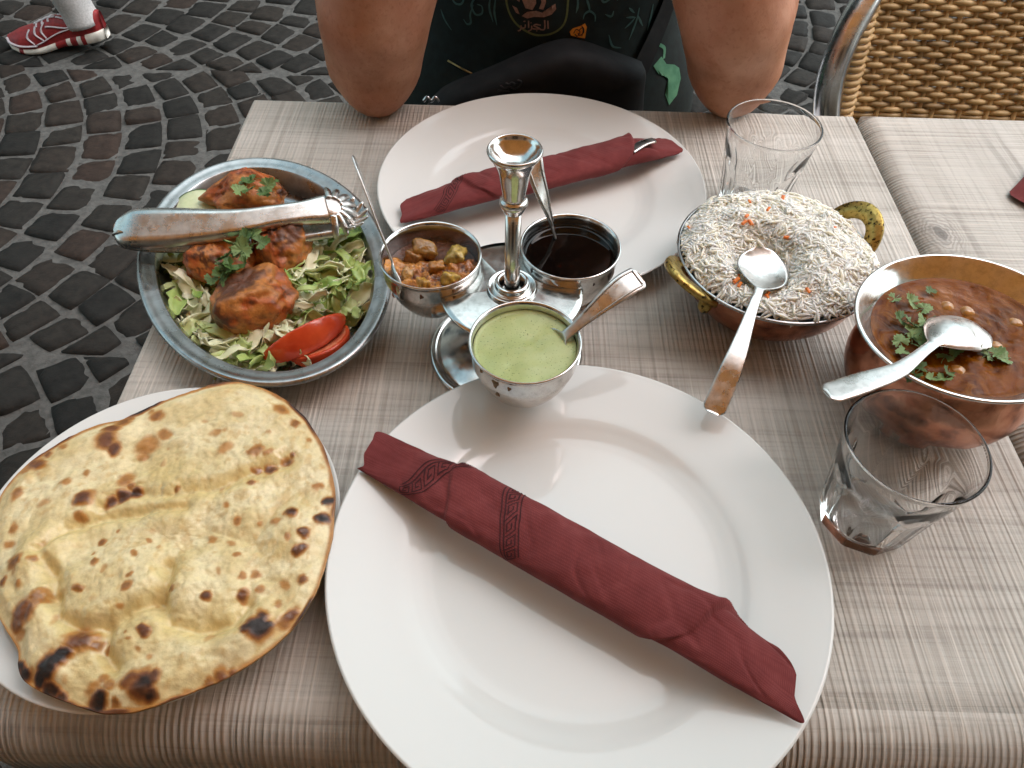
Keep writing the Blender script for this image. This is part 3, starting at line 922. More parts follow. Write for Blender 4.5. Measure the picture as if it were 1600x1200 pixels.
# ------------------------------------------------------------------ cutlery
def blade(path, widths, cups, thick, roll=0.0, n=90, m=15, flat_end=0.0):
    """sheet-metal spoon: widths and cup depth along a 3-D path, both faces and edge"""
    p = even(path, n); s = np.linspace(0, 1, n)
    w = catmull(np.c_[np.linspace(0, 1, len(widths)), widths], n)[:, 1] if not callable(widths) else widths(s)
    c = cups(s)
    tg = np.gradient(p, axis=0); tg /= np.linalg.norm(tg, axis=1)[:, None]
    sd = np.cross(tg, [0, 0, 1.0]); sd /= np.linalg.norm(sd, axis=1)[:, None]; up = np.cross(sd, tg)
    rr = roll(s)[:, None] if callable(roll) else roll
    sd, up = sd*np.cos(rr)+up*np.sin(rr), up*np.cos(rr)-sd*np.sin(rr)
    t = np.linspace(-1, 1, m)
    th = thick(s) if callable(thick) else np.full(n, thick)
    rows = []
    for k, sg in ((t, 1), (t[::-1], -1)):
        lat = np.sign(k)*np.abs(k)
        z = -c[:, None]*(1-k[None]**2)+sg*th[:, None]/2*(1-0.55*k[None]**4)
        rows.append(p[:, None]+(w[:, None]*lat[None])[..., None]*sd[:, None]+z[..., None]*up[:, None])
    P = np.concatenate(rows, 1); nv = P.shape[1]
    V = P.reshape(-1, 3); F = grid_faces(n, nv, cv=True)[:, ::-1].tolist()
    F.append(list(range(nv))); F.append(list(range((n-1)*nv, n*nv))[::-1])
    return V, F

def spoon_shape(bl, wb, wn, we, depth, tip=0.02):
    """width and cup functions: bowl of length fraction bl, neck wn, handle end we"""
    def w(s):
        x = np.clip(s/bl, 0, 1)
        bowl = wb*np.sqrt(np.clip(1-((x-0.47)/0.53)**2*np.where(x < 0.47, (0.53/0.47)**2, 1.0), 0, 1))
        bowl = np.where(x < 0.47, wb*np.sqrt(np.clip(1-((0.47-x)/0.47)**2, 0, 1)), wb*(1-((x-0.47)/0.53)**2*(1-wn/wb)))
        y = np.clip((s-bl)/(1-bl), 0, 1)
        hd = wn+(we-wn)*smooth01(y, 0.1, 0.85)
        hd = hd*np.sqrt(np.clip(1-np.clip((y-0.955)/0.045, 0, 1)**2*0.75, 0, 1))
        return np.maximum(np.where(s < bl, bowl, hd), 0.0004)
    def c(s):
        x = np.clip(s/bl, 0, 1)
        return depth*np.sin(np.pi*np.clip(x, 0, 1))**0.8*(s < bl)
    return w, c

def spoon(name, label, path, bl, wb, wn, we, depth, roll=0.0, thick=0.0016, ridge=False, group='steel spoons'):
    w, c = spoon_shape(bl, wb, wn, we, depth)
    V, F = blade(path, w, c, thick, roll)
    if not ridge:
        return tag(mk(name, V, F, M['spoon_steel']), label, 'spoon', group)
    t = thing(name, label, 'spoon', tuple(A(path[-1])), group)
    mk('spoon_body', V, F, M['spoon_steel'], parent=t)
    # beaded line along the handle edge
    n = 90; V3 = A(V)[:n*30].reshape(n, 30, 3)
    i0 = int(n*(bl+(1-bl)*0.30))
    for j in (2, 12):
        line = V3[i0:n-3, j]+(V3[i0:n-3, 7]-V3[i0:n-3, 22])*0.25
        mk('handle_bead', *tube(line, 0.0006, 6), M['spoon_steel'], parent=t)
    line = V3[n-4, 2:13]+(V3[n-4, 7]-V3[n-4, 22])*0.25
    mk('handle_bead', *tube(line, 0.0006, 6), M['spoon_steel'], parent=t)
    return t

# ------------------------------------------------------------------ condiment stand
SX, SY = -0.0120, 0.2570
CUPS = [(-0.0673, 0.2782), (0.0272, 0.2911), (-0.0028, 0.2017)]
ZR = T+0.072
st = thing('condiment_stand', 'steel condiment stand with a central rod, flared knob and three-armed holder', 'condiment stand', (SX, SY, T))
V, F = lathe(np.vstack([catmull([(0.0575, 0.0004), (0.0580, 0.0022), (0.0568, 0.0042), (0.0540, 0.0046), (0.0515, 0.0038), (0.047, 0.0050), (0.035, 0.0095), (0.020, 0.0135), (0.010, 0.0150), (0.0, 0.0150)], 50), [(0, 0.001), (0.0575, 0.0004)]])*A([0.955, 1]), 96, (SX-0.003, SY, T+0.0004))
mk('base', V, F, M['steel'], parent=st)
V, F = tube([(SX, SY, T+0.012), (SX, SY, T+0.070), (SX, SY, T+0.135)], 0.0050, 24)
mk('rod', V, F, M['steel'], parent=st)
V, F = lathe(catmull([(0.0045, 0.124), (0.0058, 0.1255), (0.0075, 0.1290), (0.0086, 0.1315), (0.0083, 0.1340), (0.0070, 0.1352), (0.0068, 0.1375), (0.0080, 0.1450), (0.0098, 0.1545), (0.0128, 0.1615), (0.0152, 0.1652), (0.0158, 0.1672), (0.0146, 0.1680), (0.0124, 0.1645), (0.0080, 0.1600), (0.0040, 0.1582), (0.0, 0.1578)], 90), 48, (SX, SY, T))
mk('knob', V, F, M['steel'], parent=st)
# three-armed holder: a disc with a round bite for each cup
th = np.linspace(0, 2*np.pi, 360, endpoint=False)
rb = np.full(360, 0.0475)
for (cx, cy) in CUPS:
    dx, dy = cx-SX, cy-SY; rc = 0.0325
    bq = dx*np.cos(th)+dy*np.sin(th); disc = bq**2-(dx*dx+dy*dy-rc*rc)
    hit = (disc > 0) & (bq > 0)
    rb = np.where(hit, np.minimum(rb, bq-np.sqrt(np.maximum(disc, 0))), rb)
fr = np.linspace(0.06, 1, 12)
top = np.stack([SX+np.outer(fr, rb*np.cos(th)), SY+np.outer(fr, rb*np.sin(th)), np.full((12, 360), T+0.0620)+0.0012*(1-fr[:, None]**2)], -1)
bot = top[::-1].copy(); bot[..., 2] -= 0.0018
V = np.concatenate([top, bot]).reshape(-1, 3)
mk('holder_plate', V, grid_faces(24, 360, cv=True), M['cup_steel'], parent=st)
V, F = lathe(catmull([(0.0165, 0.0628), (0.0170, 0.0642), (0.0160, 0.0655), (0.0140, 0.0650), (0.0125, 0.0645), (0.0120, 0.0668), (0.0110, 0.0690), (0.0090, 0.0692), (0.0080, 0.0678), (0.0070, 0.0660)], 50), 48, (SX, SY, T))
mk('collar', V, F, M['steel'], parent=st)

def cup(label, c, seed):
    out = [(0.0, 0.0255), (0.012, 0.0257), (0.0165, 0.0275), (0.0225, 0.034), (0.0280, 0.0435), (0.0310, 0.0520), (0.0318, 0.0560), (0.0326, 0.0566), (0.0328, 0.0660), (0.0334, 0.0690), (0.0344, 0.0708), (0.0345, 0.0720), (0.0338, 0.0725)]
    inn = [(0.0328, 0.0716), (0.0320, 0.0690), (0.0316, 0.0580), (0.0300, 0.0515), (0.0270, 0.0435), (0.021, 0.035), (0.015, 0.0285), (0.0, 0.0270)]
    V, F = lathe(np.vstack([catmull(out, 70), catmull(inn, 50)]), 96, (c[0], c[1], T))
    o = tag(mk('condiment_cup', V, F, M['cup_steel'], origin=(c[0], c[1], T+0.0255)), label, 'cup', 'steel condiment cups in the stand')
    rg = random.Random(seed)
    for k in range(9):                                   # dried drips and specks on lip and wall
        a = R(-90+rg.uniform(-60, 60)) if k < 4 else rg.uniform(0, 6.28)
        z, r_ = ((0.066-rg.random()*0.004, 0.0330) if k < 3 else (0.0560+rg.uniform(-0.003, 0.004), 0.0326) if k < 4 else (0.0718, 0.0338))
        sz = rg.uniform(0.0006, 0.0016) if k else 0.0024
        ph = np.linspace(0, 2*np.pi, 9, endpoint=False); e = A([math.cos(a), math.sin(a), 0]); tn = A([-math.sin(a), math.cos(a), 0])
        ctr = A([c[0], c[1], T+z])+e*r_
        w = sz*(1+0.3*np.sin(ph*3+k)); hgt = 1.5 if k < 4 else 0.6
        ring = ctr+np.outer(w*np.cos(ph), tn)+np.outer(w*hgt*np.sin(ph), [0, 0, 1.0])-e*0.0002
        mk('sauce_drip', np.vstack([ring, ctr+e*0.0006]), [[i, (i+1) % 9, 9] for i in range(9)], M['drip_'+str(seed)], parent=o)
    return o
cup('steel condiment cup holding chunky brown pickle, left in the stand', CUPS[0], 1)
cup('steel condiment cup holding black sauce, at the back right of the stand', CUPS[1], 2)
cup('steel condiment cup holding pale green sauce, nearest in the stand', CUPS[2], 3)

def liquid(name, label, cat, c, z, rad, mat, wob=0.0006, skim=None, nr=26, na=72):
    rr = np.linspace(0.001, 1, nr); th = np.linspace(0, 2*np.pi, na, endpoint=False)
    X = c[0]+np.outer(rr, rad*np.cos(th)); Y = c[1]+np.outer(rr, rad*np.sin(th))
    Z = z+0.0010*np.clip((rr-0.93)/0.07, 0, 1)[:, None]**2+wob*vnoise(np.stack([X.ravel(), Y.ravel(), 0*X.ravel()], -1), 90, 3, 2).reshape(X.shape)
    V = np.stack([X, Y, Z], -1).reshape(-1, 3)
    low = V[-na:].copy(); low[:, 2] -= 0.006; low[:, :2] = A(c)+(low[:, :2]-A(c))*0.93
    V = np.vstack([V, low]); F = grid_faces(nr+1, na, cv=True).tolist(); F.append(list(range(na))[::-1]); F.append(list(range(nr*na, (nr+1)*na)))
    return tag(mk(name, V, F, mat), label, cat)
liquid('green_chutney', 'smooth pale green herb sauce filling the nearest condiment cup', 'sauce', CUPS[2], T+0.0655, 0.0316, M['green_sauce'])
liquid('tamarind_sauce', 'glossy black sauce filling the right rear condiment cup', 'sauce', CUPS[1], T+0.0632, 0.0317, M['tamarind'], 0.0001)
# pickle: oil with lumps
pk = thing('vegetable_pickle', 'chunky brown and yellow vegetable pickle in the left condiment cup', 'pickle', (CUPS[0][0], CUPS[0][1], T+0.05))
rr = np.linspace(0.001, 1, 60); th = np.linspace(0, 2*np.pi, 140, endpoint=False)
X = CUPS[0][0]+np.outer(rr, 0.0314*np.cos(th)).ravel(); Y = CUPS[0][1]+np.outer(rr, 0.0314*np.sin(th)).ravel()
P3 = np.c_[X, Y, 0*X]; n1 = vnoise(P3, 130, 71, 3); n2 = vnoise(P3, 330, 72, 3); n3 = vnoise(P3, 75, 73, 2)
mask = smooth01(-(Y-CUPS[0][1])+0.010*n3, -0.012, 0.002)       # heaped at the near side, oil at the far side
Z = T+0.0582+mask*(0.0032+0.0050*np.abs(n1)+0.0018*n2+0.002*n3)
mash = A([0.30, 0.095, 0.012])+(A([0.50, 0.21, 0.030])-A([0.30, 0.095, 0.012]))*smooth01(n1, -0.2, 0.5)[:, None]
mash = mash+(A([0.10, 0.030, 0.008])-mash)*smooth01(-n2-0.5*n1, 0.05, 0.45)[:, None]
colp = A([0.075, 0.020, 0.004])*(1-mask[:, None])+mash*mask[:, None]
mk('mash', np.c_[X, Y, Z], grid_faces(60, 140, cv=True), M['pickle'], parent=pk, col=colp)
def lump(c, r, seed, sq=(1, 1, 0.7), amp=0.22, n=22, facet=0.0, rot=0.0, cube=0):
    """knobbly closed lump"""
    ph = np.linspace(0.02, np.pi-0.02, n); th = np.linspace(0, 2*np.pi, 2*n, endpoint=False)
    D = np.stack([np.outer(np.sin(ph), np.cos(th)), np.outer(np.sin(ph), np.sin(th)), np.repeat(np.cos(ph)[:, None], 2*n, 1)], -1).reshape(-1, 3)
    rad = 1+amp*vnoise(D, 1.7, seed, 2)+0.35*amp*vnoise(D, 5.5, seed+3, 2)
    if facet:
        rg = np.random.default_rng(seed)
        for _ in range(7):
            nrm = rg.normal(size=3); nrm /= np.linalg.norm(nrm); k = rg.uniform(0.62, 0.85)
            dd = D@nrm; rad = np.where(dd*rad > k, np.maximum(k/np.maximum(dd, 1e-3), 0.1)*facet+rad*(1-facet), rad)
    if cube: rad = rad/np.power((np.abs(D)**cube).sum(1), 1.0/cube)*0.8
    P = D*rad[:, None]*r*A(sq)
    if cube:
        e3 = np.random.default_rng(seed).uniform(-0.6, 0.6, 3)
        P = (A(Matrix.Rotation(e3[0], 3, 'X') @ Matrix.Rotation(e3[1], 3, 'Y'))@P.T).T
    cr, sr = math.cos(rot), math.sin(rot)
    P = np.c_[P[:, 0]*cr-P[:, 1]*sr, P[:, 0]*sr+P[:, 1]*cr, P[:, 2]]
    F = grid_faces(n, 2*n, cv=True)[:, ::-1].tolist(); F = [f[::-1] for f in F]
    F.append(list(range(2*n))); F.append(list(range((n-1)*2*n, n*2*n))[::-1])
    F = [f[::-1] for f in F]
    return P+A(c), F, D
PK = [((-0.006, 0.014, 0.0610), 0.0120, (0.26, 0.125, 0.020), 0.85), ((0.016, 0.008, 0.0620), 0.0118, (0.36, 0.25, 0.055), 0.95), ((-0.013, 0.009, 0.0590), 0.0090, (0.24, 0.10, 0.018), 0.6),
      ((0.014, -0.014, 0.0610), 0.0085, (0.40, 0.25, 0.04), 0.7), ((-0.004, -0.019, 0.0600), 0.0080, (0.38, 0.20, 0.03), 0.6), ((0.004, -0.004, 0.0620), 0.0075, (0.36, 0.15, 0.022), 0.8), ((-0.016, -0.009, 0.0590), 0.0075, (0.34, 0.17, 0.03), 0.6)]
for k, (o, r, c, fc) in enumerate(PK):
    V, F, D = lump((CUPS[0][0]+o[0], CUPS[0][1]+o[1], T+o[2]+0.0015), r*0.78, 40+k, (1.1, 0.75, 0.85), 0.22, 22, 0, k*1.3, 5)
    col = A(c)*(1+0.5*vnoise(D, 3.5, k, 3))[:, None]
    mk('pickle_piece', V, F, M['pickle'], parent=pk, col=np.clip(col, 0.01, 1))

# sauce spoons
spoon('sauce_spoon', 'thin spoon seen edge-on, standing in the chunky pickle cup',
      [(-0.0837, 0.2533, 0.7920), (-0.0852, 0.2584, 0.8000), (-0.0900, 0.2649, 0.8110), (-0.0984, 0.2768, 0.8320), (-0.1091, 0.2967, 0.8520), (-0.1175, 0.3156, 0.8600)], 0.26, 0.0125, 0.0026, 0.0052, 0.004, roll=-1.25)
spoon('sauce_spoon', 'spoon with ridged handle standing in the black sauce behind the stand knob',
      [(0.0269, 0.3075, 0.7760), (0.0227, 0.3122, 0.7840), (0.0173, 0.3107, 0.8040), (0.0092, 0.3124, 0.8300), (0.0023, 0.3201, 0.8480), (-0.0007, 0.3286, 0.8580)], 0.22, 0.0120, 0.0030, 0.0062, 0.004, roll=0.0, ridge=True)
spoon('sauce_spoon', 'spoon with ridged handle leaning out of the pale green sauce',
      [(0.0080, 0.2077, 0.7940), (0.0141, 0.2090, 0.8000), (0.0245, 0.2111, 0.8105), (0.0394, 0.2186, 0.8230), (0.0554, 0.2294, 0.8320), (0.0671, 0.2374, 0.8340)], 0.24, 0.0120, 0.0034, 0.0080, 0.004, roll=-0.3, ridge=True)

# ------------------------------------------------------------------ oval steel dish
DC, DA, DB, DANG = (-0.2010, 0.3245), 0.0909, 0.1337, 0.458
def dish_pt(ins, z, th, off=0.0):
    c, s = math.cos(DANG), math.sin(DANG)
    X = (DA-ins)*np.cos(th); Y = (DB-ins)*np.sin(th)
    return np.stack([DC[0]+c*X-s*Y, DC[1]+s*X+c*Y, np.zeros_like(th)+z], -1)
prof = [(0.0030, 0.0228), (0.0008, 0.0232), (0.0000, 0.0248), (0.0014, 0.0266), (0.0035, 0.0268), (0.0070, 0.0258), (0.0118, 0.0250), (0.0138, 0.0236), (0.0175, 0.0150), (0.0210, 0.0070), (0.0238, 0.0040), (0.0280, 0.0030), (0.045, 0.0028), (0.070, 0.0028), (0.0885, 0.0028)]
pin = catmull(prof, 80)
pout = pin[::-1].copy(); pout = pout[:55]; pout[:, 1] -= 0.0018; pout[:, 0] -= 0.0006
th = np.linspace(0, 2*np.pi, 160, endpoint=False)
rows = [dish_pt(i, T+z, th) for i, z in np.vstack([pin, pout])]
V = np.concatenate(rows); V[:, 2] = np.maximum(V[:, 2], T+0.0006)
tag(mk('oval_dish', V, grid_faces(len(rows), 160, cv=True), M['dish_steel'], origin=(DC[0], DC[1], T)), 'oval stainless steel dish holding salad and grilled chicken', 'dish')

# tandoori chicken pieces
def chicken(label, c, r, sq, rot, seed, char):
    V, F, D = lump((0, 0, 0), r, seed, sq, 0.36, 44, 0.55, 0.0)
    V = V+D*(0.0007*vnoise(D, 16, seed+9, 3))[:, None]
    cr, sr = math.cos(rot), math.sin(rot)
    V = np.c_[V[:, 0]*cr-V[:, 1]*sr, V[:, 0]*sr+V[:, 1]*cr, V[:, 2]]+A(c)
    n1 = vnoise(D, 2.6, seed+20, 4); n2 = vnoise(D, 6.0, seed+30, 3)
    base = A([0.43, 0.165, 0.036]); red = A([0.35, 0.078, 0.015]); dk = A([0.085, 0.026, 0.009])
    col = base+(red-base)*smooth01(n1, -0.2, 0.35)[:, None]
    ch = np.maximum(smooth01(n2+0.6*n1, 0.12, 0.60)*0.80, 0)
    for (dx, dy, dz, w) in char:
        dv = A([dx, dy, dz]); dv /= np.linalg.norm(dv)
        ch = np.maximum(ch, smooth01(D@dv+0.28*n2, 1-w, 1-w*0.25)*0.95)
    col = col*(1-ch[:, None])+dk*ch[:, None]
    return tag(mk('chicken_piece', V, F, M['chicken'], col=col), label, 'chicken', 'tandoori chicken pieces in the oval dish')
chicken('largest tandoori chicken piece, browned on top, in front in the dish', (-0.1981, 0.2723, 0.7690), 0.0305, (1.02, 0.86, 0.74), 0.5, 101, [(-0.15, 0.25, 1, 0.40), (-0.9, -0.4, 0.1, 0.15)])
chicken('tandoori chicken piece left of the coriander, below the tongs', (-0.2313, 0.3186, 0.7680), 0.0270, (0.98, 0.88, 0.75), 0.9, 117, [(-0.6, -0.3, 0.6, 0.08)])
chicken('tandoori chicken piece right of the coriander, below the tongs', (-0.1894, 0.3324, 0.7690), 0.0265, (0.84, 0.95, 0.80), 0.2, 133, [(0.3, -0.3, 0.9, 0.22)])
chicken('rear tandoori chicken piece beyond the tongs, topped with leaves', (-0.2295, 0.3956, 0.7680), 0.0300, (1.12, 0.74, 0.72), 0.05, 149, [(0.9, 0, 0.3, 0.12)])

# lettuce
def ribbon(L, w, curl, wave, twist, seed, n=14, m=5, thick=0.0007):
    rg = np.random.default_rng(seed)
    s = np.linspace(-0.5, 0.5, n)
    p = np.c_[s*L, 0.12*L*np.sin(3*s+rg.uniform(0, 6)), curl*L*(s**2)*2.2-0.05*L+wave*np.sin(s*rg.uniform(9, 16)+rg.uniform(0, 6))]
    tg = np.gradient(p, axis=0); tg /= np.linalg.norm(tg, axis=1)[:, None]
    sd = np.cross(tg, [0, 0, 1]); sd /= np.linalg.norm(sd, axis=1)[:, None]; up = np.cross(sd, tg)
    a = twist*s+rg.uniform(-0.3, 0.3)
    sd2 = sd*np.cos(a)[:, None]+up*np.sin(a)[:, None]; up2 = up*np.cos(a)[:, None]-sd*np.sin(a)[:, None]
    t = np.linspace(-1, 1, m)
    ww = w*(0.55+0.45*np.sin(np.pi*(s+0.5))**0.5)*(1+0.18*rg.normal(size=n))
    cupd = rg.uniform(0.1, 0.55)*w
    P = p[:, None]+(ww[:, None]*t)[..., None]*sd2[:, None]+(cupd*t**2+0.10*w*rg.normal(size=(n, m)))[..., None]*up2[:, None]
    Q = P[:, ::-1]-thick*up2[:, None]
    V = np.concatenate([P, Q], 1).reshape(-1, 3)
    F = grid_faces(n, 2*m, cv=True).tolist(); F.append(list(range(2*m))[::-1]); F.append(list(range((n-1)*2*m, n*2*m)))
    return V, F
lets = []
for k in range(16):
    rg = random.Random(k+90)
    V, F = ribbon(rg.uniform(0.022, 0.052), rg.uniform(0.0022, 0.0078), rg.uniform(-0.5, 0.5), rg.uniform(0.0008, 0.0030), rg.uniform(-2.5, 2.5), k)
    for mname in ('lettuce_pale', 'lettuce_mid', 'lettuce_green'):
        lets.append(mesh_data('lettuce_shred', V, F, mats=[M[mname]]))
salad = thing('shredded_lettuce', 'bed of shredded pale green lettuce under the chicken in the oval dish', 'lettuce', (DC[0], DC[1], T+0.003))
beds = [(-0.2621, 0.3080, 0.0126), (-0.2727, 0.3219, 0.0079), (-0.2474, 0.2824, 0.0141), (-0.2285, 0.2655, 0.0120), (-0.2167, 0.2471, 0.0154), (-0.1905, 0.2420, 0.0180), (-0.1733, 0.2457, 0.0108), (-0.1848, 0.2564, 0.0137), (-0.1659, 0.2764, 0.0150), (-0.1566, 0.3017, 0.0173), (-0.1472, 0.3382, 0.0171), (-0.1352, 0.3131, 0.0107), (-0.1417, 0.2799, 0.0122), (-0.1674, 0.3605, 0.0154), (-0.2151, 0.4379, 0.0144), (-0.1982, 0.4313, 0.0144), (-0.2620, 0.3410, 0.0111), (-0.2342, 0.3445, 0.0101), (-0.1730, 0.3116, 0.0127), (-0.2443, 0.3017, 0.0116), (-0.1464, 0.3575, 0.0102), (-0.1994, 0.2327, 0.0107), (-0.2275, 0.4562, 0.0068)]
areas = A([b[2]**2 for b in beds]); areas /= areas.sum()
def hit_top(x, y): return 0
rg = random.Random(5); wl = wloc(salad)
tomato_line = [(-0.1759, 0.2289), (-0.1585, 0.2414), (-0.1399, 0.2767)]
for k in range(300):
    b = beds[int(RNG.choice(len(beds), p=areas))]
    a = rg.uniform(0, 6.283); q = b[2]*math.sqrt(rg.random())
    x, y = b[0]+q*math.cos(a), b[1]+q*math.sin(a)
    c, s = math.cos(-DANG), math.sin(-DANG)
    lx, ly = (x-DC[0])*c-(y-DC[1])*s, (x-DC[0])*s+(y-DC[1])*c
    e = math.hypot(lx/(DA-0.024), ly/(DB-0.024))
    if e > 0.98: continue
    mi = rg.choices([0, 1, 2], [0.52, 0.34, 0.14])[0]
    if b in beds[14:16]: mi = rg.choices([0, 1, 2], [0.3, 0.3, 0.4])[0]
    o = bpy.data.objects.new('lettuce_shred', lets[rg.randrange(16)*3+mi])
    COL.objects.link(o); o.parent = salad
    z = T+0.0075+rg.random()**1.3*0.019*(1.1-0.45*e)
    if seg_dist([(x, y)], [p[:2] for p in tomato_line])[0] < 0.018: z = T+0.008
    o.location = Vector((x, y, z))-wl
    o.rotation_euler = (rg.uniform(-0.5, 0.5), rg.uniform(-0.45, 0.45), rg.uniform(0, 6.28))

# tomato wedges: sphere sector with skin and cut faces
def tomato(label, c, r, ang, tilt, rollv, open_):
    h = 0.0011; lo = A([-r*1.15]*3)
    n = int(2.3*r/h)
    g = lo[0]+h*np.arange(n)
    X, Y, Z = np.meshgrid(g, g, g, indexing='ij')
    d0 = np.sqrt((X/1.12)**2+Y**2+Z**2)-r
    k1 = Y*math.cos(open_)-Z*math.sin(open_); k2 = -Y*math.cos(open_)-Z*math.sin(open_)
    d = np.maximum(np.maximum(d0, k1), k2)
    k = 0.0022
    V, F = surfnet(d+0.0006, lo, h)
    rad = np.sqrt((V[:, 0]/1.12)**2+V[:, 1]**2+V[:, 2]**2)
    fm = (rad[F].mean(1) < r-0.0030).astype(int)
    Q = (Matrix.Rotation(ang, 3, 'Z') @ Matrix.Rotation(tilt, 3, 'Y') @ Matrix.Rotation(rollv, 3, 'X'))
    V = (A(Q)@(V-A([0, 0, r*0.55])).T).T+A(c)
    return tag(mk('tomato_wedge', V, F, [M['tomato_skin'], M['tomato_core']], fmat=fm), label, 'tomato', 'tomato wedges in the oval dish')
tomato('large red tomato wedge at the front right of the oval dish', (-0.1555, 0.2482, 0.7580), 0.0310, 0.62, -0.10, 0.85, 0.36)
tomato('dark red tomato wedge tucked under the larger wedge in the oval dish', (-0.1425, 0.2441, 0.7510), 0.0230, 0.75, 0.05, 1.7, 0.42)

# cucumber slice
def cucumber(label, c, r, tilt, rot, thick=0.004):
    t = thing('cucumber_slice', label, 'cucumber', c, 'cucumber slices in the oval dish')
    Q = A(Matrix.Rotation(rot, 3, 'Z') @ Matrix.Rotation(tilt, 3, 'X'))
    V, F = lathe([(0, 0), (r-0.0014, 0), (r-0.0014, 0), (r-0.0014, thick), (r*0.5, thick+0.0002), (0, thick+0.0002)], 40, (0, 0, 0))
    mk('flesh', (Q@V.T).T+A(c), F, M['cucumber'], parent=t)
    V, F = lathe([(r-0.0013, -0.0001), (r, 0.0004), (r, thick-0.0004), (r-0.0013, thick+0.0001)], 40, (0, 0, 0))
    mk('peel', (Q@V.T).T+A(c), F, M['cucumber_peel'], parent=t)
cucumber('cucumber slice peeking out behind the tongs at the rear left of the dish', (-0.2693, 0.3851, 0.7580), 0.0200, 0.25, 0.3)
cucumber('cucumber slice lying under the tongs at the left of the dish', (-0.2706, 0.3383, 0.7540), 0.0190, -0.1, 0.9)

# coriander leaves
def leaf_geo(size, seed):
    rg = np.random.default_rng(seed)
    pts = []
    n = 30
    for i in range(n):
        a = -2.5+5.0*i/(n-1)
        lobe = 0.62+0.38*abs(math.cos(1.5*a))**0.7
        ser = 1+0.13*math.cos(a*13+rg.uniform(-0.5, 0.5))+rg.normal(0, 0.03)
        pts.append((size*lobe*ser*math.sin(a)*0.9, size*(lobe*ser*math.cos(a)*0.9+0.35)))
    P = A(pts)
    c = A([0, size*0.25])
    mid = c+(P-c)*0.55
    bend = rg.uniform(-0.5, 0.5); fold = rg.uniform(0.15, 0.6)
    def z(q): return (bend*q[:, 1]**2/size+fold*np.abs(q[:, 0])*0.7+rg.normal(0, size*0.05, len(q)))
    V = np.vstack([np.c_[c[None], z(c[None])], np.c_[mid, z(mid)], np.c_[P, z(P)], ])
    F = [[0, 1+i, 2+i] for i in range(n-1)]+[[1+i, 1+n+i, 2+n+i, 2+i] for i in range(n-1)]
    # stalk
    st_ = np.array([[0, size*0.2, z(c[None])[0]], [0.0, -size*0.25, 0.0], [size*0.1, -size*0.7, -0.1*size]])
    tv, tf = tube(catmull(st_, 5), size*0.035, 5)
    o = len(V); V = np.vstack([V, tv]); F += [[i+o for i in f] for f in tf]
    return V, F
LEAVES = {}
for k in range(8):
    V, F = leaf_geo(1.0, k)
    for mn in ('leaf', 'leaf_pale'):
        LEAVES[(k, mn)] = mesh_data('leaf', V, F, mats=[M[mn]])
def sprig(name, label, spots, base, group, size=(0.006, 0.009), lift=0.0, tilt=0.5, seed=1, pale=0.2):
    t = thing(name, label, 'coriander', base, group)
    rg = random.Random(seed); wl = wloc(t)
    for (x, y, z) in spots:
        o = bpy.data.objects.new('leaf', LEAVES[(rg.randrange(8), 'leaf_pale' if rg.random() < pale else 'leaf')])
        COL.objects.link(o); o.parent = t
        o.location = Vector((x, y, z+lift))-wl
        k = rg.uniform(*size); o.scale = (k, k, k)
        o.rotation_euler = (rg.uniform(-tilt, tilt), rg.uniform(-tilt, tilt), rg.uniform(0, 6.28))
    return t
rg = random.Random(3)
def spots_of(pts): return pts
GC = 'coriander garnish'
sprig('coriander_sprig', 'bunch of coriander leaves between the chicken pieces under the tongs', [(-0.2067, 0.2957, 0.7900), (-0.2091, 0.2875, 0.7900), (-0.2127, 0.2798, 0.7890), (-0.2161, 0.2757, 0.7860), (-0.2050, 0.3120, 0.7910), (-0.2023, 0.3227, 0.7900), (-0.2068, 0.3037, 0.7920), (-0.2116, 0.2934, 0.7930), (-0.2218, 0.2792, 0.7850), (-0.2017, 0.3014, 0.7900), (-0.2068, 0.2822, 0.7870), (-0.1970, 0.3112, 0.7890), (-0.2014, 0.2891, 0.7900), (-0.2080, 0.2969, 0.7930), (-0.2161, 0.2852, 0.7900), (-0.2110, 0.2786, 0.7860), (-0.2013, 0.3131, 0.7920), (-0.2121, 0.3057, 0.7930), (-0.2030, 0.2951, 0.7930), (-0.2133, 0.2743, 0.7850)], (-0.2118, 0.2978, 0.7850), GC, (0.0050, 0.0088), seed=2, tilt=0.8, pale=0.25)
sprig('coriander_sprig', 'coriander leaves lying on the rear chicken piece', [(-0.2222, 0.3825, 0.7900), (-0.2163, 0.3838, 0.7910), (-0.2040, 0.3872, 0.7890), (-0.2078, 0.3700, 0.7900), (-0.2230, 0.3707, 0.7890), (-0.2058, 0.3766, 0.7900), (-0.2168, 0.3715, 0.7910), (-0.2030, 0.3729, 0.7880)], (-0.2174, 0.3802, 0.7870), GC, (0.0052, 0.0080), seed=4, tilt=0.6, pale=0.35)

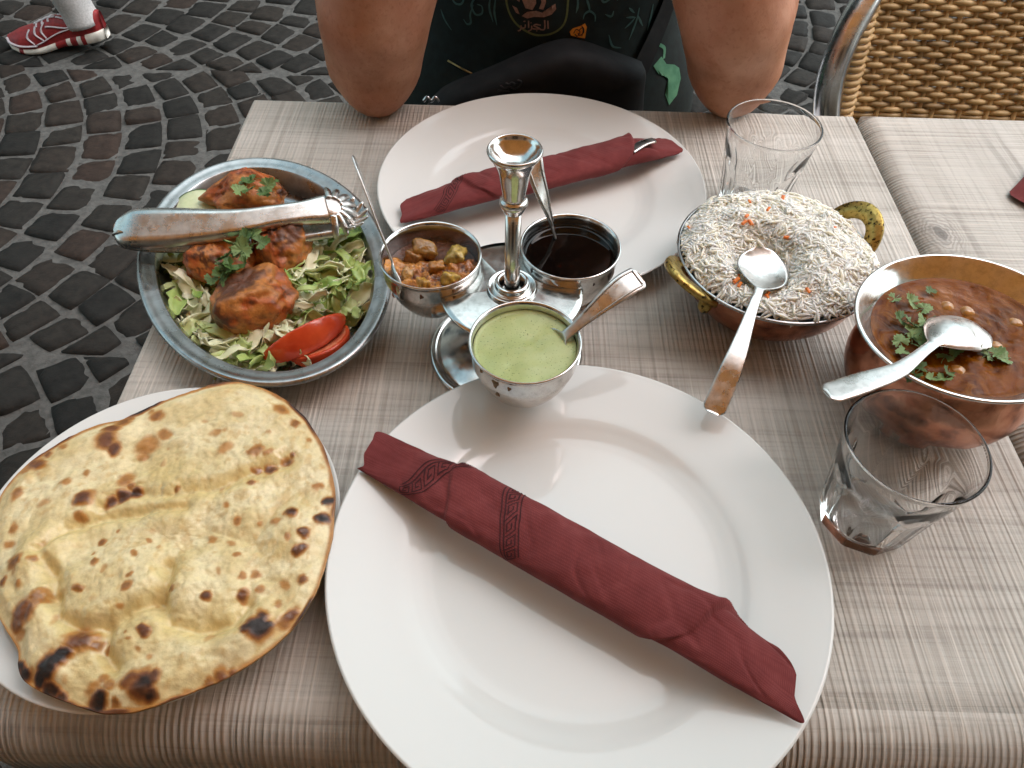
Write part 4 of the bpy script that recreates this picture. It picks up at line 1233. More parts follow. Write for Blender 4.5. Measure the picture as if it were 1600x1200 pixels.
# ------------------------------------------------------------------ tongs
tg_ = thing('salad_tongs', 'steel salad tongs with clawed ends lying across the oval dish', 'tongs', (-0.2811, 0.3293, 0.7800))
def tong_arm(path, widths, crown, n=120, m=17, thick=0.0012, turn=0.0):
    p = even(path, n); s = np.linspace(0, 1, n)
    w = np.interp(s, np.linspace(0, 1, len(widths)), widths)
    w = np.convolve(np.r_[np.full(6, w[0]), w, np.full(6, w[-1])], np.ones(13)/13, 'valid')
    w = w*np.sqrt(np.clip(1-np.clip((0.075-s)/0.075, 0, 1)**2, 0.0, 1))+0.0006
    tgt = np.gradient(p, axis=0); tgt /= np.linalg.norm(tgt, axis=1)[:, None]
    sd = np.cross(tgt, [0, 0, 1.0]); sd /= np.linalg.norm(sd, axis=1)[:, None]; up = np.cross(sd, tgt)
    sd, up = sd*math.cos(turn)+up*math.sin(turn), up*math.cos(turn)-sd*math.sin(turn)
    t = np.linspace(-1, 1, m)
    prof = -np.clip(np.abs(t)-0.60, 0, 1)**2/0.16
    cr = crown*np.minimum(1, w/0.010)
    P = p[:, None]+(w[:, None]*np.sign(t)*np.minimum(np.abs(t), 0.97))[..., None]*sd[:, None]+(cr[:, None]*prof)[..., None]*up[:, None]
    Q = P[:, ::-1]-thick*up[:, None]
    V = np.concatenate([P, Q], 1).reshape(-1, 3); nv = 2*m
    F = grid_faces(n, nv, cv=True)[:, ::-1].tolist(); F.append(list(range(nv))); F.append(list(range((n-1)*nv, n*nv))[::-1])
    return V, F
def claw(c, d, turn, down, size, nteeth=8):
    """cupped palm with tapering curled teeth"""
    d = A(d)/np.linalg.norm(d); sd = np.cross(d, [0, 0, 1.0]); sd /= np.linalg.norm(sd); up = np.cross(sd, d)
    sd, up = sd*math.cos(turn)+up*math.sin(turn), up*math.cos(turn)-sd*math.sin(turn)
    up = up*down
    parts = []
    r = np.linspace(0.02, 1, 10); th = np.linspace(0, 2*np.pi, 40, endpoint=False)
    pr = size*0.52
    def dome(rr): return -0.12*size*(rr**2)
    P = A(c)+(np.outer(r, np.cos(th))*pr)[..., None]*d+(np.outer(r, np.sin(th))*pr*0.95)[..., None]*sd+np.repeat(dome(r)[:, None], 40, 1)[..., None]*up
    Q = P[::-1]-0.0012*up
    parts.append((np.concatenate([P, Q]).reshape(-1, 3), grid_faces(20, 40, cv=True)))
    for k in range(nteeth):
        a = -1.55+3.1*k/(nteeth-1)
        e = d*math.cos(a)+sd*math.sin(a)
        q = np.linspace(0.6, 1.85, 12)
        path = A(c)+np.outer(q*pr, e)+np.outer(dome(np.minimum(q, 1))-size*0.50*np.clip(q-1.0, 0, 1)**1.6, up)
        parts.append(tube(path, size*np.interp(q, [0.6, 1.2, 1.70, 1.85], [0.135, 0.125, 0.105, 0.05]), 10, flat=0.6, up=tuple(up)))
    return parts
armU = [(-0.3055, 0.3255, 0.7900), (-0.2890, 0.3200, 0.7950), (-0.2583, 0.3202, 0.7970), (-0.2174, 0.3244, 0.7980), (-0.1871, 0.3339, 0.7980), (-0.1653, 0.3414, 0.7970), (-0.1513, 0.3472, 0.7960)]
V, F = tong_arm(armU, [0.0150, 0.0158, 0.0155, 0.0146, 0.0130, 0.0112, 0.0095, 0.0086, 0.0088, 0.0118], 0.0055, turn=-0.50)
mk('upper_arm', V, F, M['tongs'] if 'tongs' in M else M['spoon_steel'], parent=tg_)
cpos = A((-0.1488, 0.3486, 0.7950)); dirv = A((-0.1305, 0.3560, 0.7900))-A((-0.1653, 0.3414, 0.7970))
V, F = merge(claw(cpos, dirv, -0.45, 1, 0.0225)); mk('upper_claw', V, F, M['tongs'], parent=tg_)
armL = [(-0.3065, 0.3270, 0.7840), (-0.2984, 0.3308, 0.7800), (-0.2629, 0.3303, 0.7780), (-0.2192, 0.3295, 0.7790), (-0.1859, 0.3329, 0.7810), (-0.1627, 0.3379, 0.7820), (-0.1490, 0.3423, 0.7820)]
V, F = tong_arm(armL, [0.0120, 0.0135, 0.0130, 0.0115, 0.0100, 0.0090, 0.0080, 0.0076, 0.0076, 0.0080], 0.004, turn=-0.2)
mk('lower_arm', V, F, M['spoon_steel'], parent=tg_)
cpos = A((-0.1437, 0.3497, 0.7800)); dirv = A((-0.1281, 0.3601, 0.7760))-A((-0.1622, 0.3357, 0.7820))
V, F = merge(claw(cpos, dirv, -0.1, -1, 0.0205)); mk('lower_claw', V, F, M['tongs'], parent=tg_)
a0, a1 = A(armU[0]), A(armL[0]); mid = (a0+a1)/2; axv = A(armU[2])-A(armU[0]); axv /= np.linalg.norm(axv); sdv = np.cross(axv, [0, 0, 1.0])
sdv /= np.linalg.norm(sdv); half = (a0-a1)/2
rows = []
for q in np.linspace(-0.15, np.pi+0.15, 20):
    for rr_ in (1.0, 0.72): rows.append(mid+0.010*axv+half*math.cos(q)*rr_-axv*0.0085*math.sin(q)*rr_)
rows = A(rows).reshape(20, 2, 3)
P = np.stack([rows[:, 0]-sdv*0.0085, rows[:, 0]+sdv*0.0085, rows[:, 1]+sdv*0.0085, rows[:, 1]-sdv*0.0085], 1)
F = grid_faces(20, 4, cv=True).tolist()+[[0, 1, 2, 3], [79, 78, 77, 76]]
mk('spring_bend', P.reshape(-1, 3), F, M['spoon_steel'], parent=tg_)

# ------------------------------------------------------------------ naan
NZ = T+0.0225
outline = A([(-0.3045, 0.1155), (-0.2973, 0.1348), (-0.2842, 0.1492), (-0.2665, 0.1643), (-0.2537, 0.1672), (-0.2362, 0.1805), (-0.2155, 0.1927), (-0.1988, 0.1997), (-0.1801, 0.1993), (-0.1616, 0.1909), (-0.1422, 0.1761), (-0.1262, 0.1546), (-0.1148, 0.1296), (-0.1096, 0.1041), (-0.1090, 0.0803), (-0.1117, 0.0580), (-0.1170, 0.0421), (-0.1259, 0.0302), (-0.1389, 0.0177), (-0.1525, 0.0096), (-0.1661, 0.0032), (-0.1795, -0.0031), (-0.1938, -0.0058), (-0.2063, -0.0050), (-0.2199, -0.0013), (-0.2358, 0.0036), (-0.2498, 0.0109), (-0.2538, 0.0233), (-0.2668, 0.0344), (-0.2873, 0.0599), (-0.3006, 0.0899)])
nc = outline.mean(0)
oc = catmull(np.vstack([outline, outline[:2]]), 400*len(outline)//len(outline)+14)
ang = np.arctan2(outline[:, 1]-nc[1], outline[:, 0]-nc[0]); rad = np.hypot(outline[:, 0]-nc[0], outline[:, 1]-nc[1])
o_ = np.argsort(ang); ang, rad = ang[o_], rad[o_]
NA, NR = 440, 170
th = np.linspace(-np.pi, np.pi, NA, endpoint=False)
bound = np.interp(th, np.r_[ang-2*np.pi, ang, ang+2*np.pi], np.r_[rad, rad, rad])
ker = np.hanning(15); ker /= ker.sum()
bound = np.convolve(np.r_[bound[-20:], bound, bound[:20]], ker, 'same')[20:-20]
bound = bound*(1+0.006*vnoise(np.c_[np.cos(th)*9, np.sin(th)*9, 0*th], 1, 5, 2))
fr = np.linspace(0.0002, 1, NR)**0.75
X = nc[0]+np.outer(fr, bound*np.cos(th)); Y = nc[1]+np.outer(fr, bound*np.sin(th))
XYf = np.c_[X.ravel(), Y.ravel()]; P3 = np.c_[XYf, np.zeros(len(XYf))]
frf = np.repeat(fr, NA)
H = 0.0050+0.0026*vnoise(P3, 38, 1, 3)+0.0012*np.abs(vnoise(P3, 120, 2, 3))+0.0004*vnoise(P3, 330, 6, 2)
pill = [(-0.2156, 0.0616, 0.0308, 9.0000), (-0.1706, 0.0629, 0.0254, 8.0000), (-0.1787, 0.0193, 0.0321, 5.0000), (-0.1451, 0.0340, 0.0208, 5.0000), (-0.2366, 0.0458, 0.0195, 4.0000), (-0.2523, 0.1364, 0.0305, 2.5000), (-0.1879, 0.1536, 0.0437, 4.0000), (-0.1314, 0.0926, 0.0181, 5.0000), (-0.2635, 0.0760, 0.0158, 5.0000), (-0.1592, 0.1047, 0.0213, 4.0000), (-0.2312, 0.0112, 0.0100, 4.0000), (-0.1994, 0.0969, 0.0192, 3.0000)]
pk_ = np.zeros(len(XYf))
for (x, y, r, h) in pill:
    d2 = ((XYf[:, 0]-x)**2+(XYf[:, 1]-y)**2)/(r*r)
    pk_ = np.maximum(pk_, 0.00078*h*np.exp(-d2**1.5*1.6))
H = H+pk_
vall = [[(-0.2653, 0.0760), (-0.2564, 0.0908), (-0.2385, 0.0989), (-0.2148, 0.1029), (-0.1943, 0.1054)], [(-0.2442, 0.0493), (-0.2381, 0.0385), (-0.2244, 0.0326), (-0.2106, 0.0375), (-0.2006, 0.0441), (-0.1902, 0.0500), (-0.1886, 0.0605), (-0.1923, 0.0682)], [(-0.1899, 0.0491), (-0.1806, 0.0366), (-0.1658, 0.0334), (-0.1497, 0.0384), (-0.1453, 0.0485)],
        [(-0.2428, 0.1054), (-0.2286, 0.1148), (-0.2084, 0.1132), (-0.1821, 0.1175), (-0.1613, 0.1299), (-0.1449, 0.1376)], [(-0.2591, 0.0701), (-0.2489, 0.0587), (-0.2469, 0.0492)], [(-0.2121, 0.0321), (-0.2107, 0.0235), (-0.2026, 0.0153)]]
oil = np.zeros(len(XYf))
for k, vl in enumerate(vall):
    d = seg_dist(XYf, vl)
    H = H-(0.0040 if k != 3 else 0.0026)*np.exp(-(d/0.0036)**2)+0.0014*np.exp(-((d-0.010)/0.006)**2)
    oil = np.maximum(oil, np.exp(-(d/0.010)**2))
edge = smooth01(frf, 0.90, 1.0)
H = H*(1-0.55*edge)
sag = -0.0015*(1-frf**2)
Ztop = NZ+H+sag+0.0012*vnoise(P3, 18, 8, 2)
# baked colours: pale dough, golden blisters, charred spots (the bread's own pattern)
dough = A([0.62, 0.500, 0.250]); pale = A([0.72, 0.625, 0.375]); tan = A([0.53, 0.345, 0.125])
n1 = vnoise(P3, 70, 11, 4); n2 = vnoise(P3, 260, 12, 3); n3 = vnoise(P3, 24, 13, 3)
col = dough+(pale-dough)*smooth01(n1, -0.3, 0.4)[:, None]
col = col+(tan-col)*(0.55*smooth01(n2+0.6*n3, 0.25, 0.75))[:, None]
oilm = np.maximum(oil, 0)*0.55
for (x, y, r, d) in [(-0.2131, 0.1281, 0.0140, 1.0000), (-0.2298, 0.1300, 0.0101, 0.6000), (-0.2151, 0.0356, 0.0104, 0.6000), (-0.2583, 0.0681, 0.0092, 0.5000), (-0.1933, 0.0380, 0.0122, 0.6000), (-0.1418, 0.0798, 0.0093, 0.4000)]:
    oilm = np.maximum(oilm, 0.8*d*np.exp(-((XYf[:, 0]-x)**2+(XYf[:, 1]-y)**2)/(r*r)))
col = col+(A([0.55, 0.39, 0.075])-col)*(oilm*(0.6+0.4*n1))[:, None].clip(0, 0.8)
spots = [(-0.2568, 0.1487, 0.0083, 0.7500), (-0.2489, 0.1439, 0.0057, 0.8500), (-0.2564, 0.1589, 0.0063, 0.7000), (-0.2514, 0.1656, 0.0059, 0.6000), (-0.2497, 0.1697, 0.0038, 0.6000), (-0.2299, 0.1483, 0.0078, 0.4500), (-0.2220, 0.1562, 0.0052, 0.5000), (-0.2304, 0.1409, 0.0041, 0.4500), (-0.2318, 0.1703, 0.0053, 0.6000), (-0.2363, 0.1742, 0.0030, 0.4000), (-0.1545, 0.1770, 0.0056, 0.5500), (-0.1444, 0.1667, 0.0034, 0.6000), (-0.1334, 0.1567, 0.0025, 0.4000), (-0.1917, 0.1560, 0.0029, 0.3500), (-0.1808, 0.1707, 0.0030, 0.3000), (-0.1578, 0.1584, 0.0021, 0.3000), (-0.1628, 0.1444, 0.0049, 0.5500), (-0.1554, 0.1434, 0.0029, 0.4500), (-0.1440, 0.1381, 0.0041, 0.6000), (-0.1420, 0.1431, 0.0020, 0.6000), (-0.1806, 0.1458, 0.0051, 0.3500), (-0.2543, 0.1099, 0.0063, 0.8000), (-0.2339, 0.1131, 0.0055, 0.9000), (-0.2276, 0.1149, 0.0047, 0.9000), (-0.2402, 0.1088, 0.0043, 0.8500), (-0.2357, 0.1239, 0.0060, 0.5000), (-0.2312, 0.1194, 0.0030, 0.6000), (-0.1519, 0.1326, 0.0044, 0.8000), (-0.1597, 0.1316, 0.0032, 0.6000), (-0.1594, 0.1217, 0.0028, 0.6000), (-0.2017, 0.1169, 0.0024, 0.6000), (-0.2518, 0.0985, 0.0031, 0.5000), (-0.2691, 0.1200, 0.0036, 0.4500), (-0.2610, 0.1273, 0.0028, 0.4500), (-0.2922, 0.1346, 0.0061, 0.7000), (-0.2884, 0.1426, 0.0033, 0.6000), (-0.2941, 0.1116, 0.0043, 0.6000), (-0.2851, 0.0903, 0.0034, 0.5000), (-0.2800, 0.1471, 0.0029, 0.5000), (-0.2757, 0.1050, 0.0039, 0.3500), (-0.2963, 0.1301, 0.0036, 0.5000), (-0.2866, 0.1507, 0.0033, 0.6000), (-0.2746, 0.0696, 0.0055, 0.6500), (-0.2650, 0.0709, 0.0026, 0.5500), (-0.2769, 0.0597, 0.0033, 0.7000), (-0.2659, 0.0562, 0.0025, 0.4000), (-0.2845, 0.0795, 0.0037, 0.5000), (-0.2578, 0.0415, 0.0079, 0.7000), (-0.2589, 0.0361, 0.0061, 0.6500), (-0.2531, 0.0472, 0.0053, 0.6000), (-0.2507, 0.0519, 0.0036, 0.5000), (-0.2549, 0.0309, 0.0043, 0.4000), (-0.1228, 0.1229, 0.0036, 0.5500), (-0.1148, 0.1140, 0.0035, 1.0000), (-0.1148, 0.1007, 0.0046, 1.0000), (-0.1325, 0.1023, 0.0042, 0.9500), (-0.1225, 0.0908, 0.0034, 0.8500), (-0.1236, 0.0824, 0.0041, 0.9000), (-0.1315, 0.0884, 0.0026, 0.5000), (-0.1184, 0.0655, 0.0036, 0.7000), (-0.1390, 0.0966, 0.0034, 0.4000), (-0.1621, 0.0948, 0.0034, 0.5000), (-0.1717, 0.1043, 0.0023, 0.4000), (-0.1731, 0.0850, 0.0034, 0.4000), (-0.1632, 0.0832, 0.0026, 0.3500), (-0.1472, 0.0949, 0.0023, 0.4000), (-0.2052, 0.0836, 0.0024, 0.5000), (-0.2338, 0.0821, 0.0026, 0.6000), (-0.2297, 0.0700, 0.0029, 0.6000), (-0.2269, 0.0896, 0.0019, 0.4500), (-0.2109, 0.0742, 0.0019, 0.4000), (-0.2081, 0.0608, 0.0022, 0.5500), (-0.2065, 0.0551, 0.0029, 0.5500), (-0.2352, 0.0759, 0.0015, 0.4000), (-0.2332, 0.0553, 0.0029, 0.6000), (-0.1667, 0.0522, 0.0036, 0.8000), (-0.1841, 0.0545, 0.0023, 0.5500), (-0.2085, 0.0439, 0.0025, 0.4000), (-0.1575, 0.0756, 0.0026, 0.5000), (-0.1508, 0.0651, 0.0022, 0.5000), (-0.1443, 0.0667, 0.0037, 0.5000), (-0.1393, 0.0571, 0.0029, 0.5000), (-0.1291, 0.0518, 0.0025, 0.4000), (-0.1475, 0.0541, 0.0036, 0.8000), (-0.1645, 0.0670, 0.0022, 0.3000), (-0.1278, 0.0623, 0.0033, 0.4000), (-0.1922, 0.0322, 0.0035, 0.7500), (-0.2010, 0.0310, 0.0017, 0.4000), (-0.1933, 0.0226, 0.0020, 0.4000), (-0.1980, 0.0264, 0.0014, 0.4000), (-0.1862, 0.0191, 0.0024, 0.3500), (-0.2104, 0.0226, 0.0017, 0.5000), (-0.1356, 0.0379, 0.0079, 1.1000), (-0.1404, 0.0359, 0.0043, 0.9000), (-0.1308, 0.0398, 0.0035, 1.0000), (-0.1354, 0.0442, 0.0044, 0.9000), (-0.2238, 0.0265, 0.0077, 0.7500), (-0.2161, 0.0242, 0.0034, 0.6000), (-0.2325, 0.0144, 0.0076, 1.1000), (-0.2355, 0.0094, 0.0050, 1.1000), (-0.2289, 0.0179, 0.0059, 1.1000), (-0.2302, 0.0047, 0.0049, 1.0000), (-0.2444, 0.0108, 0.0050, 1.0000), (-0.2483, 0.0140, 0.0042, 1.0000), (-0.2253, 0.0008, 0.0049, 1.0000), (-0.2054, -0.0018, 0.0057, 1.1000), (-0.2007, 0.0055, 0.0041, 0.5000), (-0.2086, 0.0045, 0.0049, 0.4000), (-0.2052, 0.0086, 0.0033, 0.5000), (-0.1852, 0.0059, 0.0074, 0.9500), (-0.1814, 0.0020, 0.0049, 1.0000), (-0.1917, 0.0082, 0.0058, 0.7000), (-0.1805, 0.0093, 0.0042, 0.8000), (-0.1500, 0.0134, 0.0050, 0.7000), (-0.1555, 0.0092, 0.0042, 0.6000), (-0.1437, 0.0152, 0.0034, 0.7000), (-0.1957, -0.0038, 0.0033, 0.6000), (-0.1635, 0.0025, 0.0030, 0.5000), (-0.1243, 0.0418, 0.0053, 0.6000), (-0.1215, 0.0455, 0.0044, 0.8000)]
char = np.zeros(len(XYf))
wx = XYf+0.0016*np.c_[vnoise(P3, 190, 31, 3), vnoise(P3, 190, 32, 3)]+0.0028*np.c_[vnoise(P3, 70, 33, 2), vnoise(P3, 70, 34, 2)]
for (x, y, r, d) in spots:
    q = np.hypot(wx[:, 0]-x, wx[:, 1]-y)/r
    char = np.maximum(char, d*(1-smooth01(q, 0.35, 1.35))*(0.95+0.15*n2))
# tiny freckles and the browned rim
char = np.maximum(char, 0.26*smooth01(vnoise(P3, 125, 41, 2), 0.55, 0.85))
rim = smooth01(frf+0.018*n1, 0.965, 1.0)*(0.42+0.60*smooth01(vnoise(np.c_[np.cos(np.tile(th, NR))*5, np.sin(np.tile(th, NR))*5, 0*frf], 1, 44, 2), -0.2, 0.5))
char = np.maximum(char, rim)
gold, brown, black = A([0.42, 0.20, 0.05]), A([0.155, 0.050, 0.014]), A([0.016, 0.009, 0.007])
c01 = smooth01(char, 0.02, 0.42)[:, None]; c12 = smooth01(char, 0.35, 0.72)[:, None]; c23 = smooth01(char, 0.66, 1.0)[:, None]
col = col*(1-c01)+gold*c01; col = col*(1-c12)+brown*c12; col = col*(1-c23)+black*c23
Ztop = Ztop+0.0008*smooth01(char, 0.3, 0.8)
Vt = np.c_[XYf, Ztop]
bot = [Vt[-NA:]-A([0, 0, 0.0018])]
for f2 in (0.9, 0.6, 0.25, 0.01):
    b = Vt[-NA:].copy(); b[:, :2] = nc+(b[:, :2]-nc)*f2; b[:, 2] = NZ-0.001+(b[:, 2].mean()-NZ)*0.2*f2; bot.append(b)
V = np.vstack([Vt]+bot); colb = np.vstack([col]+[np.tile(A([0.40, 0.26, 0.12]), (NA, 1))]*5)
alp = 1-np.r_[np.clip(oilm*0.9+0.25*smooth01(n3, 0.0, 0.5), 0, 0.9)*(1-c23[:, 0]), np.zeros(NA*5)]
naan = tag(mk('flat_bread', V, grid_faces(NR+5, NA, cv=True), M['naan'], col=np.c_[colb, alp]), 'blistered naan flat bread with charred spots on the small plate', 'bread')

# ------------------------------------------------------------------ rice bowl
RC = (0.1792, 0.3152); RZ = T+0.050
rb_ = thing('rice_bowl', 'shallow hammered copper bowl with two brass ring handles, full of rice', 'bowl', (RC[0], RC[1], T))
out = [(0.0, 0.0006), (0.030, 0.0006), (0.038, 0.0022), (0.050, 0.0100), (0.0610, 0.0235), (0.0665, 0.0370), (0.0690, 0.0470)]
V, F = lathe(catmull(out, 50), 110, (RC[0], RC[1], T)); mk('copper_body', V, F, M['copper'], parent=rb_)
inn = [(0.0688, 0.0468), (0.0712, 0.0480), (0.0718, 0.0496), (0.0712, 0.0504), (0.0698, 0.0502), (0.0680, 0.0460), (0.0655, 0.0360), (0.058, 0.022), (0.045, 0.011), (0.0, 0.008)]
V, F = lathe(catmull(inn, 60), 110, (RC[0], RC[1], T)); mk('steel_lining', V, F, M['dish_steel'], parent=rb_)
def ring_handle(angc, lean):
    e = A([math.cos(angc), math.sin(angc), 0]); tn = A([-math.sin(angc), math.cos(angc), 0])
    ax = e*math.cos(lean)+A([0, 0, 1])*math.sin(lean); nrm = np.cross(tn, ax)
    base = A([RC[0], RC[1], RZ-0.006])+e*0.0668
    t = np.linspace(-0.25, np.pi+0.25, 40)
    rows = []
    ro, ri, hh = 0.0245, 0.0135, 0.0022
    for rr_, zz in ((ro, -hh), (ro+0.0006, 0), (ro, hh), (ri, hh), (ri-0.0006, 0), (ri, -hh)):
        rows.append(base+np.outer(np.cos(t)*rr_, tn)+np.outer(np.sin(t)*rr_*1.12, ax)+zz*nrm)
    P = np.stack(rows, 1); V = P.reshape(-1, 3)
    F = grid_faces(40, 6, cv=True).tolist(); F.append([0, 1, 2, 3, 4, 5]); F.append([39*6+i for i in range(6)][::-1])
    mk('handle', V, F, M['brass'], parent=rb_)
    for sg in (-1, 1):
        V, F, D = lump(base+tn*sg*0.018-A([0, 0, 0.006])+e*0.001, 0.0058, 5, (0.9, 0.9, 1.2), 0.05, 10); mk('rivet_lug', V, F, M['brass'], parent=rb_)
ring_handle(R(25), 0.95); ring_handle(R(203), 0.62)

def rice_h(x, y):
    dx, dy = x-RC[0], y-RC[1]; r = np.hypot(dx, dy)/0.0705
    h = 0.021*np.clip(1-r**2.8, 0, 1)**0.75
    px, py = RICE_PIT
    q = np.hypot((x-px)/0.023, (y-py)/0.025)
    h = h-0.023*np.exp(-q**3)
    q2 = np.hypot((x-px-0.004)/0.016, (y-py+0.020)/0.020)
    h = h-0.007*np.exp(-q2**2)
    return RZ-0.0030+h
RICE_PIT = (0.1620, 0.2961, 0.7960)[:2]
rice = thing('rice', 'mound of white rice with flecks of carrot heaped in the copper bowl', 'rice', (RC[0], RC[1], T+0.04))
rr = np.linspace(0.01, 0.985, 60); th = np.linspace(0, 2*np.pi, 120, endpoint=False)
X = RC[0]+np.outer(rr, 0.0672*np.cos(th)); Y = RC[1]+np.outer(rr, 0.0672*np.sin(th))
P3 = np.c_[X.ravel(), Y.ravel(), 0*X.ravel()]
Z = rice_h(X.ravel(), Y.ravel())+0.0001+0.0006*vnoise(P3, 230, 3, 2)+0.0045*vnoise(P3, 80, 4, 2)
V = np.c_[X.ravel(), Y.ravel(), Z]; low = V[-120:].copy(); low[:, 2] -= 0.006; low[:, :2] = A(RC)+(low[:, :2]-A(RC))*0.95
mk('rice_core', np.vstack([V, low]), grid_faces(61, 120, cv=True), M['rice_base'], parent=rice)
def grain_geo(L, r, bend, n=7, m=6):
    s = np.linspace(-1, 1, n)
    p = np.c_[s*L/2, 0*s, bend*(1-s**2)*L]
    return tube(p, r*np.sqrt(np.clip(1-(s*0.97)**2, 0.03, 1))**0.8, m)
gr = [grain_geo(l, w, b) for l, w, b in ((0.0084, 0.00090, 0.02), (0.0096, 0.00086, 0.08), (0.0078, 0.00094, -0.06), (0.0104, 0.00082, 0.11), (0.0070, 0.00094, 0.05), (0.0090, 0.00088, -0.10))]
def grain_frame(k, rg, lift=1.0):
    while True:
        a = rg.uniform(0, 6.283); q = math.sqrt(rg.random())*0.0680
        x, y = RC[0]+q*math.cos(a), RC[1]+q*math.sin(a); break
    e = 0.0012
    z = float(rice_h(np.array(x), np.array(y)))
    nx = -(float(rice_h(np.array(x+e), np.array(y)))-z)/e; ny = -(float(rice_h(np.array(x), np.array(y+e)))-z)/e
    n = Vector((nx, ny, 1)).normalized()
    z += 0.0045*float(vnoise([[x, y, 0]], 80, 4, 2)[0])
    q = Vector((0, 0, 1)).rotation_difference(n).to_matrix()
    rot = q @ Matrix.Rotation(rg.uniform(0, 6.283), 3, 'Z') @ Matrix.Rotation(rg.gauss(0, 0.15), 3, 'Y') @ Matrix.Rotation(rg.uniform(0, 6.28), 3, 'X')
    return Vector((x, y, z))+n*rg.uniform(-0.0004, 0.0011)*lift, rot
rg = random.Random(12)
nv = len(gr[0][0]); VV, FF, o = [], [], 0
for k in range(5200):
    loc, rot = grain_frame(k, rg)
    v, f = gr[rg.randrange(6)]
    VV.append((A(rot)@v.T).T*rg.uniform(0.95, 1.28)+A(loc)); FF += [[i+o for i in q] for q in f]; o += nv
tag(mk('rice_grains', np.vstack(VV), FF, M['rice'], parent=rice), kind='stuff')
gmesh = [mesh_data('grain', v, f, mats=[M['rice']]) for v, f in gr]
wl = wloc(rice)
for k in range(290):
    loc, rot = grain_frame(k, rg, 1.0)
    o_ = bpy.data.objects.new('rice_grain', gmesh[rg.randrange(6)])
    COL.objects.link(o_); o_.parent = rice
    o_.location = loc+Vector((0, 0, 0.0009))-wl; o_.rotation_euler = rot.to_euler()
bits = [(0.1611, 0.3510), (0.1867, 0.3560), (0.1163, 0.3340), (0.1721, 0.3395), (0.1554, 0.3321), (0.1577, 0.3271), (0.1816, 0.3139), (0.1441, 0.2853), (0.1411, 0.2755), (0.1754, 0.2801), (0.1858, 0.2629), (0.1531, 0.3269), (0.1603, 0.2631), (0.1615, 0.2669), (0.1425, 0.2711), (0.2154, 0.3224)]
cv, cf = box((0, 0, 0), (0.0036, 0.0017, 0.0015), 0.0004)
cm = mesh_data('carrot_bit', cv, cf, mats=[M['carrot']], smooth=False)
for (x, y) in bits:
    o_ = bpy.data.objects.new('carrot_bit', cm); COL.objects.link(o_); o_.parent = rice
    o_.location = Vector((x, y, float(rice_h(np.array(x), np.array(y)))+0.0034))-wl
    o_.rotation_euler = (rg.uniform(-.4, .4), rg.uniform(-.4, .4), rg.uniform(0, 6.28)); k = rg.uniform(0.8, 1.5); o_.scale = (k, k, k)
spoon('serving_spoon', 'steel serving spoon with its bowl sunk in the rice', [(0.1619, 0.3080, 0.8010), (0.1627, 0.2994, 0.7990), (0.1609, 0.2846, 0.7985), (0.1536, 0.2639, 0.8015), (0.1468, 0.2479, 0.8015), (0.1326, 0.2133, 0.7930), (0.1239, 0.1949, 0.7830), (0.1163, 0.1799, 0.7730)],
      0.31, 0.0185, 0.0032, 0.0074, 0.0055, roll=lambda s: 0.12+0*s, thick=lambda s: 0.0020+0*s)

# ------------------------------------------------------------------ curry pot
PC, PA, PB, PANG = (0.2697, 0.2196), 0.0622, 0.0709, 1.8577
def oval(X, Y, Z, th):
    k = (Z-0.0)/0.08
    k = np.clip(k, 0, 1)
    r = np.hypot(X, Y)
    ca, sa = math.cos(PANG), math.sin(PANG)
    lx, ly = X*ca+Y*sa, -X*sa+Y*ca
    f = smooth01(Z, 0.02, 0.08)
    lx = lx*(1-0.065*f); ly = ly*(1+0.065*f)
    return lx*ca-ly*sa, lx*sa+ly*ca, Z
pot = thing('curry_pot', 'round copper pot with wide flared steel rim, full of red brown curry', 'pot', (PC[0], PC[1], T))
V, F = lathe(catmull([(0.0, 0.0006), (0.024, 0.0006), (0.034, 0.0020), (0.049, 0.0125), (0.0570, 0.0290), (0.0580, 0.0430), (0.0545, 0.0560), (0.0520, 0.0640), (0.0530, 0.0680), (0.0600, 0.0745), (0.0650, 0.0780)], 60), 110, (PC[0], PC[1], T), oval)
mk('copper_body', V, F, M['copper'], parent=pot)
V, F = lathe(catmull([(0.0646, 0.0776), (0.0664, 0.0788), (0.0668, 0.0800), (0.0660, 0.0808), (0.0642, 0.0802), (0.0590, 0.0755), (0.0530, 0.0695), (0.0505, 0.0650), (0.0510, 0.0600), (0.050, 0.050), (0.0, 0.045)], 70), 110, (PC[0], PC[1], T), oval)
mk('steel_rim', V, F, M['steel'], parent=pot)
rr = np.linspace(0.015, 1, 90); th = np.linspace(0, 2*np.pi, 150, endpoint=False)
X = np.outer(rr, 0.0538*np.cos(th)); Y = np.outer(rr, 0.0538*np.sin(th))
X, Y, _z = oval(X, Y, np.full(X.shape, 0.07), th)
P3 = np.c_[X.ravel(), Y.ravel(), 0*X.ravel()]
CZ = T+0.0690
Z = CZ+0.0016*vnoise(P3, 110, 4, 3)+0.0016*vnoise(P3, 45, 7, 2)
e = np.repeat(rr, 150); Z = Z*(1-smooth01(e, 0.9, 1))+(CZ+0.0010)*smooth01(e, 0.9, 1)
V = np.c_[X.ravel()+PC[0], Y.ravel()+PC[1], Z]; low = V[-150:].copy(); low[:, 2] -= 0.012; low[:, :2] = A(PC)+(low[:, :2]-A(PC))*0.85
cur = thing('curry', 'red brown chickpea curry with an oily surface in the copper pot', 'curry', (PC[0], PC[1], T+0.05))
mk('sauce', np.vstack([V, low]), grid_faces(91, 150, cv=True), M['curry'], parent=cur)
for k, (x, y) in enumerate([(0.2700, 0.2455), (0.2817, 0.2413), (0.2884, 0.2110), (0.2575, 0.1906), (0.3087, 0.2320)]):
    V, F, D = lump((x, y, CZ-0.0022), 0.0050, 200+k, (1, 0.95, 0.8), 0.10, 14); mk('chickpea', V, F, M['chickpea'], parent=cur)
